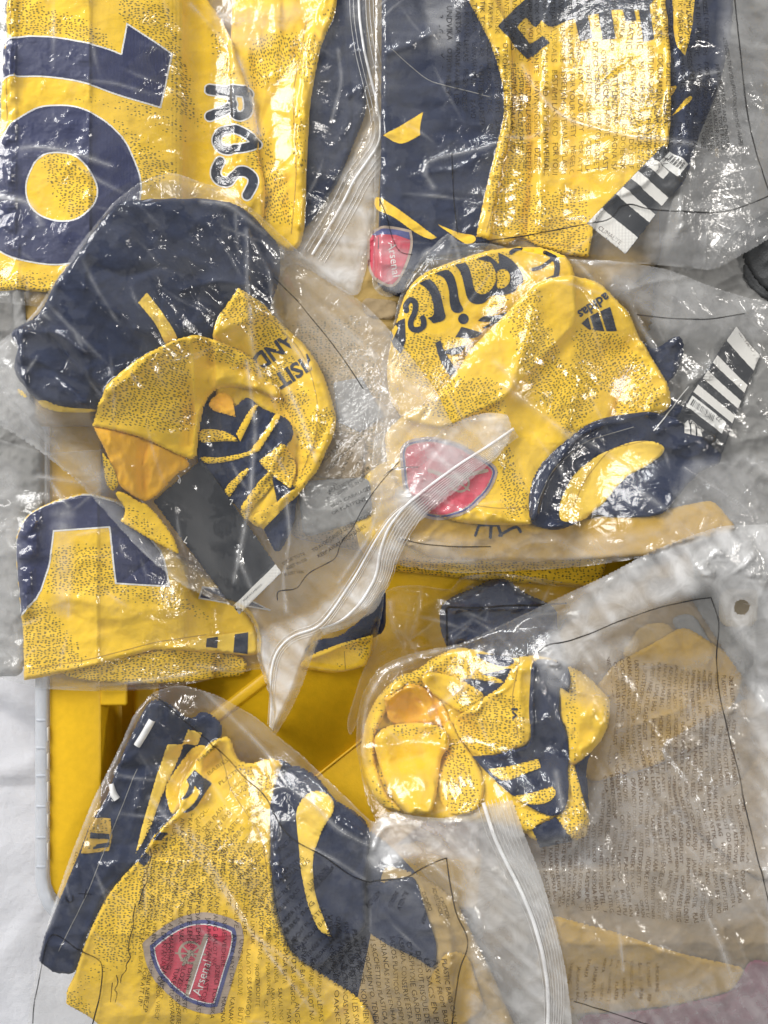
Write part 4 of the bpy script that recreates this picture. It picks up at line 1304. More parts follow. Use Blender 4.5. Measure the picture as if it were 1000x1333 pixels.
# ================================================================== BAG + JERSEY C (middle left)
ZC = 0.145
bC = thing('zip_bag', 'clear zip bag around the crumpled navy and yellow jersey, its zip crossing the next bag', 'bag', (330, 560), ZC)
outC = poly('px -40,470 10,440 45,415 75,372 110,320 150,268 185,238 225,224 262,236 292,242 330,268 372,305 420,350 470,385 505,420 540,465 566,500 590,550! 612,540 640,534 664,538! 671,560 655,590 620,620 575,655 535,690 520,722 505,765 490,800 455,818 415,832 400,870 388,905 372,940 352,972! 343,965! 346,925 335,890 326,860 328,830 312,800 270,785 225,762 180,722 130,665 95,625 55,590 10,560 -40,540')
film(bC, 'back_film', outC, haze=0.12, back=True)
jC = thing('football_jersey', 'crumpled navy and yellow jersey with a plain charcoal ticket, middle left', 'jersey', (270, 500), ZC)
cloth(jC, 'body', 'Z3 320,130 420,122 520,115 600,118 645,140 725,225 720,320 700,370 690,420 560,480 490,500 430,530 350,600 290,652 250,668 180,662 110,652 72,612 40,572 47,530 60,510 28,470 100,432 128,400 150,350 215,270 265,190', 'navy', th=16, r=16, wr=2.4, wl=50, ws=20, wang=-55,
      folds=[('Z3 330,150 420,230 520,330 600,420', -4, 10), ('Z3 200,330 300,400 380,470', 3, 16), ('Z3 100,440 180,520 270,640', -5, 9), ('Z3 420,140 560,200 640,300', 3, 14), ('Z3 60,520 140,560 240,660', 3, 9),
             ('Z3 640,140 650,260 640,360', 2.5, 10), ('Z3 290,170 340,260 470,330', 2, 14), ('Z3 250,300 330,330 420,300 500,320', -2.5, 6), ('Z3 480,360 560,330 640,340', 2.5, 7), ('Z3 90,470 160,470 230,520', 2.5, 6), ('Z3 120,560 200,590 260,620', -3, 6), ('Z3 380,480 440,520 500,480', -2.5, 7)])
cloth(jC, 'hem', 'E1 90,20 150,50 150,80 110,60', 'pale', th=2, r=3, wr=0)
cloth(jC, 'hem', 'E1 205,92 260,90 330,122 420,132 530,135 480,152 300,148 225,122', 'pale', th=2, r=3, wr=0)
decal(jC, 'piping', 'Z3 368,395! 390,368! 430,420 458,465 463,482! 432,498! 412,448', 'pale', off=.6)
cloth(jC, 'sleeve', 'px 276,430 284,408 310,374! 340,390 370,420 397,445 416,475 427,505 437,540 434,562 421,590 412,612 398,627 380,648 350,672 335,692 310,672 285,600 275,500', 'yellow', th=13, r=12, wr=1.8, ang=-30,
      dots=['C2 130,640 260,490 470,620 500,700 440,780 330,860 290,700', 'C2 340,920 500,820 540,900 460,1010 400,1000', 'E2 370,60 600,0 610,60 560,220 480,150', 'E2 510,210 690,80 745,170 690,260 600,400 540,300', 'E2 540,440 640,400 560,520 490,560'],
      folds=[('px 320,395 325,450 330,500', 2.5, 8), ('px 400,460 415,530 400,600', 2, 12), ('px 360,520 385,560 380,620', -3, 9)])
print_text(jC, 'sleeve_lettering', [('RWAND', 413, 398, 144.5, 21), ('VISIT', 405, 452, 147.5, 21)], 'letter', off=.5, fat=.03,
           clip=poly('px 276,430 284,408 310,376 340,391 370,421 396,446 415,476 426,505 435,540 380,560 300,520'))
cloth(jC, 'stripe_panel', 'E2 0,110 60,60 200,120 270,40 340,110 420,140 500,170 525,260 470,330 420,440 340,560 260,680 210,640 150,590 90,480 0,420', 'navy', th=5, r=6, wr=2.0, wl=24, ws=10, wang=60)
for s, dt in (('E2 5,220 120,225 200,255 228,292! 120,287 5,300', 1.0), ('E2 5,365 120,378 260,350 320,330 326,350 200,392 40,412', .9), ('E2 212,250! 250,180 300,100 335,92 320,130 280,200 235,292!', .3),
              ('E2 300,320! 380,220 430,125 455,160 390,260 335,345! 290,352', 0), ('E2 140,540 270,425 288,440 170,588! 150,570', .9), ('E2 228,650 250,615 320,520 385,450! 445,482 360,580 300,640 262,712! 235,700', .8)):
    cloth(jC, 'stripe', s, 'yellow', th=1.6, r=3, wr=.5, dots=dt)
cloth(jC, 'lower_sleeve', 'E2 400,460 520,520 548,560 525,640 522,720 465,850 420,895 375,810 345,745 440,665', 'navy', th=5, r=7, wr=2.2, wl=20, ws=9, wang=70)
cloth(jC, 'stripe', 'E2 275,690 390,640 500,558 605,488! 560,560 440,672 348,762!', 'yellow', th=2, r=4, wr=.5, dots=.35)
cloth(jC, 'sleeve_patch', 'E2 333,395! 420,330 470,290 540,420 505,545! 430,490 380,450', 'yellow', th=3, r=4, wr=.8, dots=1.0)
seam(jC, 'px 318,385 350,412 385,445 402,478 412,520 410,570 390,615')
# charcoal ticket
QC = [(193, 652), (256, 596), (362, 748), (303, 806)]
tC = ticket(jC, QC, [], None, None, 'plain charcoal ticket with white corner marks and a white lower edge')
decal(tC, 'white_edge', quad_poly(QC, 0.0, 1, .925, 1), 'cardwhite', off=.3, res=.8)
ribbon(tC, 'cord', 'E1 900,470 915,490 910,520 900,510 905,490', 1.6, .8, 'cord')
print_text(tC, 'corner_mark', [('L', 231, 706, 30, 9), ('7', 292, 657, 5, 8)], 'cardwhite', off=.5)
print_text(tC, 'edge_lettering', [('MADE IN CAMBODIA', 310, 788, -42, 2.6)], 'print', off=.6)
cloth(jC, 'lining', 'E1 488,222! 560,225 740,280 950,370 962,430 920,445 870,490 820,560 740,612 700,600 640,560 598,520 575,440 540,330 508,270', 'orange', th=6, r=6, wr=2.0, wl=30, ws=12, wang=60,
      folds=[('E1 740,290 720,420 720,600', -3, 7), ('E1 560,250 640,400 700,580', 2, 8)])
cloth(jC, 'sleeve_edge', 'E1 528,350! 590,430 602,520! 568,565 532,520', 'yellow', th=2, r=3, wr=.4, dots=1.0)
cloth(jC, 'sleeve_tip', 'E1 565,560 620,555 700,612 745,625 800,690 880,800 908,895! 830,855 720,790 603,715! 640,655', 'yellow', th=4, r=5, wr=.8, dots=[('E1 603,715 640,640 700,640 800,760 900,850 900,900 830,855', .75)])
cloth(jC, 'front_fold', 'px 121,555! 128,534 143,502 175,474 213,450 243,437 262,436 300,448 326,461 346,482 364,510 356,518 338,506 300,500 276,503 260,520 253,560 250,592! 243,598 222,588 185,570 150,560', 'yellow', th=12, r=8, wr=1.6, wl=50, ws=22, wang=30, ang=20,
      dots=['px 126,548 150,505 200,462 246,440 246,500 250,558 200,560 160,552', ('px 252,438 300,446 340,462 364,488 350,498 320,480 280,470 254,455', 1.0)],
      folds=[('px 250,440 250,500 249,590', 2.5, 5), ('px 262,470 320,480 350,500', -2, 8)])
cloth(jC, 'lining', 'E2 75,62 130,25 195,50 212,162! 90,128 60,100', 'orange', th=2, r=3, wr=.6)
film(bC, 'front_film', outC, haze=0.06, ncr=60, wr=2.1, wl=110, ws=20, wang=-50, edge=12, crk=.22, sag=16,
     creases=[('C2 285,200 290,350 290,480 305,620 310,800 350,950', 2.6, 3.5), ('C2 60,60 180,60 280,130 380,210', 1.5, 3), ('C2 440,350 480,310 460,270', 1.5, 3), ('C2 300,230 400,400 420,600 500,760 600,900', 1.5, 3),
              ('px 0,495 30,530 60,575 100,640 160,700 225,760 312,800', 2.0, 5), ('E1 170,510 260,480 400,460 480,560', 2.0, 3), ('px 40,420 80,375 150,270', 1.2, 4), ('px 320,470 330,560 322,650 312,700 300,760', 1.6, 3),
              ('px 362,480 390,540 410,600', 1.4, 3), ('G2 220,0 250,100 300,200', 1.6, 3), ('G2 310,330 310,480 370,700', 1.5, 4), ('px 592,548 640,545 664,542', 1.6, 4), ('px 588,550 560,580 520,600', 1.6, 4),
              ('px 600,560 570,590 545,630 520,680', 1.4, 5), ('px 480,600 500,640 480,700 440,760', 1.4, 4), ('px 370,640 375,700 365,760 370,800', 1.2, 3), ('px 440,390 480,440 500,500 520,530', 1.4, 4)],
     crink=[('C2 620,560 760,530 760,640 680,620', .9), ('C2 830,620 1000,640 1020,960 900,900', 1.0), ('C1 440,560 560,560 760,780 620,980 400,900 340,700', .5), ('C1 170,660 260,680 280,760 190,740', .9), ('E2 770,200 830,260 800,370 760,300', .8),
            ('E2 750,30 920,60 900,200 780,180', .5), ('px 495,520 560,520 590,590 530,600', .6), ('C2 220,180 300,300 300,500 230,400', .5), ('E2 260,500 420,700 560,760 480,1000 260,900', .6), ('G2 380,250 440,250 430,330', .7), ('px 20,500 60,560 110,640 60,600', .6)],
     hazes=[('px -40,470 20,440 30,500 125,640 220,755 180,722 95,625 -40,545', .22), ('px 20,500 60,530 140,620 120,660 20,560', .24), ('px 340,300 420,350 505,420 566,500 590,550 560,620 500,680 480,620 440,560 430,480 380,420', .20), ('px 590,550 612,540 640,534 664,538 671,560 655,590 620,620 575,655 535,690 505,700 520,640 560,590', .34),
            ('px 505,700 535,690 520,722 505,765 490,800 455,818 415,832 388,905 352,972 343,965 335,890 326,830 390,810 440,770 470,720', .36), ('px 400,640 500,640 480,740 400,800 340,800 340,740', .16), ('px 225,224 292,242 372,305 440,365 360,320 290,262 200,262', .15)])
zC = 'px 672,556 640,578 600,603 560,632 528,658 505,688 494,720 490,752 470,787 442,814 415,823'
zC2 = 'px 545,645 510,672 490,702 462,752 430,800 412,821 376,832 358,850 350,872 348,900 344,960'
ribbon(bC, 'zip_bead', zC, 3.8, 1.2, haze=.95)
ribbon(bC, 'zip_bead', zC2, 3.2, 1.2, haze=.9)
ribbon(bC, 'zip_ribbing', [offset_line(zC, np.array([.4, 1, .35]) * d) for d in (-6, -10, -14, -18, -22, -26, -30)], 1.2, .5, haze=.4)
ribbon(bC, 'zip_ribbing', [offset_line(zC2, np.array([.3, .6, .5]) * d) for d in (-7, -12, 9)], 1.2, .5, haze=.4)
line_print(bC, 'printed_outline', 'px 355,358 370,372 386,386 398,402 425,434 450,468 472,502', 1.5)
line_print(bC, 'printed_outline', 'px 520,600 500,622 480,648 467,670 458,690 442,706 437,728 424,735 400,747 392,757 384,770 360,771 357,776 358,784', 1.5)
print_text(bC, 'warning_text', [('POUR EVITER TOUT', 455, 585, 118, 5, 62), ('BE DANGEROUS', 470, 592, 118, 5, 50), ('TO AVOID DANGER OF SUFFOCATION', 405, 720, -32, 5.2, 90), ('KEEP AWAY FROM BABIES', 412, 728, -32, 5.2, 75), ('PLASTIC BAGS CAN BE', 430, 640, -28, 5, 62),
                                ('DO NOT USE IN CRIBS', 428, 650, -28, 5, 60), ('BEDS CARRIAGES', 432, 662, -26, 5, 55), ('OR PLAYPENS', 432, 673, -26, 5, 48), ('DIESE TUTE', 368, 738, -28, 4.6, 32), ('NIET IN DE', 372, 746, -28, 4.6, 30), ('BUURT VAN', 366, 753, -5, 4.4, 26),
                                ('CHOKING HAZARD', 425, 612, -45, 5, 62), ('SACO NO ES', 418, 602, -45, 5, 42)], warp=1.5, wseed=5, mat='print')

# ================================================================== BAG + JERSEY G (lower right)
ZG = 0.108
bG = thing('zip_bag', 'large cloudy bag with a punched hang hole covering the lower right corner', 'bag', (760, 1000), ZG)
outG = 'px 462,985 464,940 472,905 492,872 520,858 560,848 600,842 660,812 720,782 780,752 840,718 885,698 930,684 1060,680 1060,1380 640,1380 560,1140 500,1090 478,1050'
hole = disc(958.5, 788.5, 9.8)
film(bG, 'back_film', outG, haze=0.10, back=True, holes=hole)
jG = thing('football_jersey', 'yellow jersey crumpled into a ball with navy stripes, at the lower centre', 'jersey', (630, 970), ZG)
y7 = lambda s: 'H7 ' + s
cloth(jG, 'body', y7('60,400 75,300 110,220 150,170 200,120 260,110 320,60 420,15 520,30 600,60 700,40 780,50 850,90 900,130 960,180 990,220 984,290 940,370 900,430 890,640 850,690 700,710 640,660 500,640 300,650 150,620 90,560 60,480'), 'yellow', th=22, r=26, wr=2.5, dots=[y7('80,180 300,60 520,40 560,130 400,110 200,200'), y7('60,420 150,480 240,620 120,600')],
      folds=[(y7('90,300 90,450 140,560'), 3, 14)])
cloth(jG, 'inner_fold', y7('440,130 520,110 620,80 640,120 590,180 520,200 460,160'), 'navy', th=2, r=5, wr=1.5)
cloth(jG, 'inner_fold', y7('470,35 600,45 640,60 600,85 540,72'), 'navy', th=2, r=4, wr=1)
cloth(jG, 'rolled_edge', y7('55,400 75,290 130,190 190,140 230,150 170,230 130,300 105,350 110,460 150,550 230,615 130,605 85,550 58,480'), 'yellow', th=7, r=8, wr=1, dots=[(y7('130,190 200,150 190,180 110,330 105,470 150,560 220,620 140,600 90,480 90,330'), .8)])
cloth(jG, 'lining', y7('143,205! 240,148! 300,165 370,230 400,310 320,320 160,310'), 'orange', th=5, r=7, wr=2.2, wl=30, ws=14, folds=[(y7('250,160 300,240 310,300'), 3, 8), (y7('330,200 370,300'), -3, 7)])
cloth(jG, 'middle_fold', y7('300,105 360,112 430,130 530,190 500,260 430,262 380,230 320,190 280,140'), 'yellow', th=6, r=7, wr=1.2, dots=[(y7('380,140 530,180 500,260 430,260'), 1.0)], ang=40)
cloth(jG, 'rolled_edge', y7('410,120 440,105 560,118 600,140 560,142 450,125 430,145'), 'yellow', th=4, r=4, wr=.4, dots=.9)
cloth(jG, 'right_fold', y7('370,295 395,285 440,370 500,450 512,505 500,570 440,610 380,610 345,560 345,440'), 'yellow', th=8, r=9, wr=1.6, dots=[y7('350,350 430,360 470,440 500,580 400,610 360,560 370,450')],
      folds=[(y7('360,420 350,500 380,590'), -5, 7), (y7('440,480 400,560'), -4, 6)])
cloth(jG, 'front_bulge', y7('103,340 180,306 290,298 370,310 395,380 360,420 342,520 322,600 290,615 240,627 200,600 150,520 112,430'), 'yellow', th=15, r=16, wr=1.4, wl=60, ws=24, wang=70, dots=[(y7('150,310 370,300 390,350 300,350 200,355'), .8)],
      folds=[(y7('240,600 260,575 310,600 330,560'), 3.5, 6), (y7('250,360 290,450 330,520'), 3, 14), (y7('150,350 160,450 200,560'), 2.5, 14), (y7('290,420 310,520'), -2.5, 9)])
cloth(jG, 'chest_panel', y7('398,300 430,262 510,200 590,145 620,70 660,48 705,42 700,200 698,330 690,362 560,412 490,416 440,375'), 'yellow', th=9, r=10, wr=1.2, wl=60, ws=24, wang=60, dots=[y7('400,300 500,210 590,170 640,190 660,300 660,370 560,410 480,410 440,370'), y7('615,75 650,50 640,90 620,140')],
      folds=[(y7('430,290 480,330 500,400'), -4, 9), (y7('650,60 640,200 650,340'), 1.6, 6)])
seam(jG, y7('640,70 615,200 640,340'))
seam(jG, y7('840,100 870,240 850,400'))
decal(jG, 'size_print', union(stroke(y7('618,235! 634,235!'), 3), stroke(y7('620,245 634,258 620,268'), 2.4)), 'letter', off=.5, res=.6)
cloth(jG, 'shoulder_panel', y7('790,148! 820,75 850,85 905,115 990,205! 984,285 950,370 850,440! 822,440 818,300 800,285!'), 'yellow', th=8, r=9, wr=1.2, dots=[(y7('815,80 850,90 850,300 840,440 818,430 820,280'), .9), (y7('960,190 990,200 985,300 960,340'), .8)],
      folds=[(y7('850,100 870,260 840,420'), 2, 12)])
cloth(jG, 'side_strip', y7('818,438 850,438 872,540 895,650! 860,640 830,560'), 'yellow', th=3, r=4, wr=.6, dots=.7)
cloth(jG, 'side_strip', y7('850,438! 916,398! 893,480 892,600! 865,540'), 'navy', th=2, r=4, wr=.6)
cloth(jG, 'hem', y7('675,645! 765,608! 842,700! 710,727!'), 'navy', th=3, r=4, wr=.8)
cloth(jG, 'hem', y7('765,605! 830,560 893,625! 882,682! 835,702! 800,660'), 'yellow', th=2.5, r=4, wr=.7, dots=.9)
cloth(jG, 'hem', y7('605,565! 720,598! 770,600! 705,625 640,680! 618,620'), 'yellow', th=3, r=4, wr=.7, dots=.5)
cloth(jG, 'navy_panel', y7('686,75 700,55 745,48 825,66! 832,120 826,172! 792,150! 790,240 805,290! 822,330 826,430 812,560 790,590 760,607 700,592 620,545 540,485 468,415! 560,408 690,362 678,250'), 'navy', th=6, r=6, wr=1.8, wl=36, ws=14, wang=80,
      folds=[(y7('750,260 790,330 800,450'), 2.5, 8), (y7('640,530 740,500'), -3, 6)])
cloth(jG, 'stripe', y7('525,457! 620,442 715,418! 723,450! 600,490 560,486'), 'yellow', th=1.3, r=2.5, wr=.3, dots=.9)
cloth(jG, 'stripe', y7('603,540! 700,525 765,500 768,535 740,556 700,566 640,560'), 'yellow', th=1.6, r=3, wr=.3, dots=.9)
film(bG, 'front_film', outG, haze=0.09, holes=hole, wr=2.2, wl=110, ws=22, wang=-62, ncr=75, edge=10, crk=.25, sag=14,
     creases=[('px 470,985 475,920 500,875 560,852 600,845', 1.2, 4), ('G4 0,560 100,520 240,510', 1.3, 3), ('px 700,855 745,900 792,905', 1.6, 3), ('G4 860,0 900,100 930,200', 2, 5), ('px 720,1000 730,1080 715,1160', 1.2, 4), ('px 800,1000 860,1050 900,1150 960,1300', 1.3, 5),
              ('px 1000,720 975,790 985,900', 1.3, 5), ('px 640,845 600,900 560,930', 1.0, 4), ('H8 560,200 540,400 600,560', 1.2, 5), ('H8 640,200 900,520 1000,640', 1.3, 4), ('H8 420,600 440,760', 1, 4), ('H8 760,760 800,900', 1.2, 4)],
     crink=[('G4 100,520 400,500 340,720 200,700', .8), ('px 700,860 780,870 800,920 720,900', .5), ('px 700,900 960,900 980,1180 700,1180', .35), ('H8 700,260 980,300 900,440 780,420', .7), ('G4 800,0 1000,40 900,160', .6)],
     hazes=[('px 700,800 830,720 930,684 1060,680 1060,900 985,860 950,820 920,760 830,790 760,850 720,890 690,850', .36), ('px 690,850 760,860 795,905 800,880 830,830 780,840', .32), ('px 680,880 960,840 1000,900 1000,1170 940,1190 700,1150 640,1100 690,1080 760,1060 800,930', .21),
            ('px 980,860 1060,880 1060,1250 990,1230', .34), ('px 700,1280 860,1250 1060,1240 1060,1380 700,1380', .24), ('px 640,1130 700,1150 930,1200 900,1260 740,1290 680,1250', .19), ('px 462,985 464,940 500,870 600,842 760,770 700,850 560,850 500,900 480,1000', .13)])
# hang hole ring
line_print(bG, 'printed_outline', 'px 700,848 712,838 735,836 765,828 800,810 850,790 900,778 918,776! 928,800 931,815 929,850 936,885 942,920 950,950 958,990 962,1040 975,1110 990,1170 1003,1215', 1.7)
line_print(bG, 'printed_outline', 'px 742,1290 790,1305 860,1330 900,1350', 1.5)
tg = ['HOIDKE KILEKOTT LASTE', 'KVOLI NEBEZPECI', 'OPASNOST OD GUSENJA', 'SKLADUJTE VRECKO', 'KUNSTSTOFFBEUTEL', 'PLASTIKPOSER KAN', 'OPBEVARES UTILGAENGELIGT', 'SAILYTA PUSSI', 'BARN PLASTPASAR', 'TOREBKI PLASTIKOWE', 'NIEBEZPIECZNE', 'XRANITE PAKET', 'COCHETTI DI PLASTICA', 'BAMBINI TENERE LONTANO', 'PROIEKTIA GIA', 'DANGEREUX BEBES', 'JAUHAH PLASTIK', 'ASFIXIA MANTENHA', 'KANAK LEMAS BAG']
clg = poly('px 790,850 860,862 960,880 965,1100 960,1160 900,1190 700,1165 690,1120 700,1085 770,1060 800,930')
print_text(bG, 'warning_text', block(700, 965, 8.4, 862, 1200, 91, 5.0, 12, vary=14, words=tg), mat='brownprint', warp=2.6, wseed=7, wlen=50, clip=clg)
print_text(bG, 'warning_text', block(735, 850, 10, 1232, 1320, 92, 4.6, 13, vary=30, words=['PLASTIKA', 'LAMINASI', 'VARNING', 'JAUHKAN BAG', 'KEMASAN', 'BAHAYA']), mat='brownprint', warp=1.6, wseed=8, clip=poly('px 725,1225 860,1240 850,1290 730,1290'))

# ================================================================== BAG + JERSEY F (bottom left)
ZQ = 0.118
bF = thing('zip_bag', 'clear bag covered in multilingual warning text at the bottom left, zip at its right', 'bag', (380, 1150), ZQ)
outF = 'px 196,902 232,894 280,910 330,936 370,972 410,1004 445,1032 486,1070 492,1062 505,1052 545,1058 580,1060 610,1048 640,1038 664,1034! 680,1080 700,1130 718,1190 732,1250 740,1310 746,1380 20,1380 34,1300 46,1255 62,1195 90,1115 120,1040 150,980 172,930'
film(bF, 'back_film', outF, haze=0.08, back=True)
jF = thing('football_jersey', 'yellow jersey with a large crest and navy sleeves at the bottom left', 'jersey', (280, 1130), ZQ)
z7 = lambda s: 'Z7 ' + s
cloth(jF, 'back_panel', z7('700,225 745,235 800,300 1000,420 1100,520 1180,640 1180,820 1000,1000 600,1000 700,600'), 'navy', th=10, r=14, wr=1.5)
cloth(jF, 'inner_lining', z7('1000,480 1080,500 1180,560 1280,760 1380,1000 900,1000 960,700'), 'tan', th=10, r=20, wr=1.5)
cloth(jF, 'inner_fold', 'H6 270,360! 430,300 500,290 540,420 600,600 590,720 500,660! 380,620 250,560 240,470', 'navy', th=2, r=6, wr=1.5)
cloth(jF, 'inner_fold', 'H6 560,760 640,620 740,640 820,900 700,1000 560,960', 'gold', th=2, r=8, wr=1.5)
cloth(jF, 'left_sleeve', z7('296,250 320,190 350,130 385,62 430,72 485,128 515,98 572,128 565,190 520,240 540,320 440,400 370,480 320,520 275,570 240,650 212,710 190,792 130,784! 92,752! 108,690 160,565 200,470 232,385 272,325'), 'navy', th=10, r=10, wr=2.6, wl=50, ws=22, wang=60,
      folds=[(z7('310,245 400,240 480,200'), -3.5, 7), (z7('360,120 400,160 420,200'), 2, 10), (z7('250,430 320,450'), -2, 10), (z7('480,130 500,170 470,230'), -3, 6), (z7('160,600 220,640'), -1.6, 7), (z7('120,700 210,720'), 1.5, 9), (z7('300,300 340,380 300,460'), -2, 8), (z7('380,260 330,420 250,560'), 1.8, 12)])
cloth(jF, 'sleeve_patch', z7('240,370! 285,374! 290,420! 282,458! 208,464! 222,420!'), 'gold', th=1, r=3, wr=.6, dots=.5)
decal(jF, 'patch_stripe', poly(z7('235,408! 282,414! 282,428! 232,424!')), 'letter')
decal(jF, 'patch_stripe', poly(z7('250,440! 284,436! 280,448! 240,452!')), 'letter')
cloth(jF, 'stripe', z7('430,185! 468,190! 450,240 405,345 390,400 350,470! 368,390 392,300 412,230'), 'pale', th=1.6, r=3, wr=.4)
cloth(jF, 'stripe', z7('480,150! 517,160! 502,197! 464,190!'), 'pale', th=1.6, r=3, wr=.3)
cloth(jF, 'stripe', z7('420,300 460,235 500,190 545,200 520,260 470,350 440,372'), 'yellow', th=2, r=4, wr=.5)
cloth(jF, 'body', z7('530,190 560,172 592,168 606,230 640,246 700,224 735,236 722,262 706,330 704,480 716,600 756,720 850,790 960,860 1010,1010 300,1010 230,915 160,872! 162,835 190,785 215,705 242,645 278,572 330,510 372,468 396,420 430,385 470,345 455,310 500,230'), 'yellow', th=9, r=9, wr=1.3, wl=80, ws=30, wang=60,
      dots=[z7('300,530 380,460 460,400 540,430 600,490 560,600 480,600 430,620 380,680 330,760 260,740 235,720 250,640'), z7('160,830 190,830 240,890 200,900 155,870'), z7('520,430 600,400 700,500 720,560 780,760 640,620 560,500'), z7('600,240 640,250 720,260 700,330 640,330'), (z7('170,860 230,760 290,700 340,760 260,790'), .5)],
      folds=[(z7('560,260 620,380 640,520'), 2, 18), (z7('300,900 500,890 700,960'), 2, 20), (z7('470,600 560,660 640,800'), 2, 22)])
decal(jF, 'sleeve_mark', 'H2 185,765! 205,720! 270,745! 235,785!', 'navy', off=.5)
decal(jF, 'sleeve_mark', 'H2 105,840! 130,812! 185,870! 150,915! 120,895', 'navy', off=.5)
decal(jF, 'chest_lettering', union(poly('H2 355,480! 395,432! 485,500! 455,550! 400,505! 375,510!', 0), poly('H2 455,490! 488,505! 440,575 410,625 370,645! 345,640! 395,605 425,560'), poly('H2 375,500! 402,510! 395,545 365,570 325,575! 360,550')), 'letter', off=.5)
seam(jF, z7('560,200 590,300 680,420 700,540'))
seam(jF, z7('350,250 300,380 230,560 150,720'), 'grey')
seam(jF, z7('900,370 880,480 900,640'), 'grey')
crF = poly('H5 58,585! 120,530 200,470 300,425 400,415 500,440 572,478! 592,540 575,640 540,740 505,860 472,965! 400,978 280,945 180,865 110,785 70,690')
decal(jF, 'crest', crF, 'crestrim', off=.4, res=.9)
decal(jF, 'crest_band', crF.grow(-9), 'crestblue', off=.6, res=.9)
decal(jF, 'crest_line', crF.grow(-14), 'white', off=.75, res=.9)
decal(jF, 'crest_field', crF.grow(-15.5), 'red', off=.9, res=.9)
can = union(stroke('H5 395,540 365,620 320,740 285,880', 6), disc(247, 1242, 16).minus(disc(247, 1242, 12.5)), disc(247, 1242, 4), stroke('H5 310,640 270,700', 4), stroke('H5 265,600 360,690', 2.5), stroke('H5 260,680 360,600', 2.5), stroke('H5 230,640 385,645', 2.5)).both(crF.grow(-15.5))
decal(jF, 'crest_cannon', can, 'crestrim', off=1.05, res=.7)
decal(jF, 'crest_cannon_line', stroke('H5 400,560 372,640 300,860', 1.6), 'white', off=1.15, res=.6)
print_text(jF, 'crest_lettering', [('Arsenal', 259, 1302, -72, 12)], 'cardwhite', off=1.15)
for s, wd in ((z7('392,118 375,150 352,186'), 9), (z7('284,285 290,310 300,326'), 8)):
    ribbon(jF, 'white_toggle', s, wd, 3.2, 'cord', off=.5)
cloth(jF, 'cuff', z7('722,275 760,240 830,268 872,325 920,345 962,380 965,450 952,520 955,650 900,712 830,765 780,742 730,640 705,500 700,335'), 'navy', th=11, r=12, wr=1.6, wl=60, ws=20, wang=75,
      folds=[(z7('740,290 720,420 740,600'), 2, 10)])
cloth(jF, 'cuff_stripe', z7('768,350 800,302 850,300 878,335 840,395 814,470 820,560 842,620 864,672! 832,660 802,590 784,500 776,420'), 'pale', th=2, r=5, wr=1)
film(bF, 'front_film', outF, haze=0.07, ncr=60, wr=1.7, wl=100, ws=22, wang=-50, edge=10, crk=.2, sag=14,
     creases=[('H2 170,560 250,650 330,730 480,830', 1.6, 3), ('H5 250,0 400,200 480,300 560,420 640,540 800,640 900,760 1000,900', 2.0, 3), ('H5 300,0 420,180 520,330 600,480', 1.5, 3), ('H2 460,30 640,200 780,340 900,500', 1.4, 4), ('H3 210,320 280,300 420,360 560,500 740,590', 1.8, 3.5),
              ('H3 750,600 780,510 840,470 1000,470', 1.8, 3.5), ('H3 430,610 560,670 700,760', 1.3, 3), ('H6 310,180 340,90 420,60 520,70 600,100', 1.8, 4), ('H6 420,60 520,180 640,300 760,380', 1.6, 4), ('H6 740,60 780,200 900,300 1000,420', 1.8, 4), ('H6 760,430 840,600 920,820', 2.6, 4),
              ('H6 640,200 800,330 980,480', 1.6, 5), ('H6 780,0 790,120 770,280', 1.4, 4), ('px 175,930 120,1045 90,1120 60,1210', 1.0, 4), ('H6 780,180 860,260', 1.2, 3), ('H5 700,600 820,760 960,960', 1.5, 3)],
     crink=[('H3 240,340 340,370 360,600 310,560', .8), ('H3 320,420 440,400 430,600 340,580', .8), ('H2 480,500 600,490 760,600 740,650 560,560', .7), ('H5 300,40 540,420 700,640 560,420 380,120', .6), ('H5 260,120 540,420 380,400', .5), ('H6 500,80 700,200 760,330 600,260', .5)],
     hazes=[('px 492,1062 545,1058 610,1048 664,1034 700,1130 732,1250 746,1380 600,1380 610,1250 600,1180 570,1110 520,1110 500,1150 470,1110', .31), ('px 470,1120 600,1110 610,1200 600,1380 480,1380 440,1280', .17), ('px 640,1060 664,1034 700,1130 732,1250 746,1380 690,1380 690,1250 670,1150', .33),
            ('px 230,894 330,936 445,1032 400,1060 350,1000 280,940', .14), ('px 300,1083 370,1160 440,1250 480,1333 440,1333 380,1230 300,1130', .16), ('px 400,1090 480,1080 480,1200 400,1200', .12)])
zF = 'px 627,1038 640,1080 655,1112 674,1148 690,1186 702,1228 709,1270 711,1305 708,1380'
ribbon(bF, 'zip_bead', zF, 5.0, 1.3, haze=.95)
ribbon(bF, 'zip_ribbing', [offset_line(zF, np.array([1, .75, .6]) * d) for d in (-6, -11, -16, -21, -26, -31, 8)], 1.2, .5, haze=.4)
line_print(bF, 'printed_outline', 'px 196,907 214,918 240,945 262,965 290,990 315,1018 345,1038 362,1070 380,1092 420,1110 460,1138 482,1143 486,1140 530,1133 545,1124 580,1110! 584,1140 592,1180 606,1205 607,1222 596,1245 590,1290 585,1345', 1.9)
line_print(bF, 'printed_outline', 'px 34,1345 36,1320 44,1290 54,1250 62,1222 70,1216 82,1222 105,1240 128,1250 133,1262 128,1300 115,1345', 1.9)
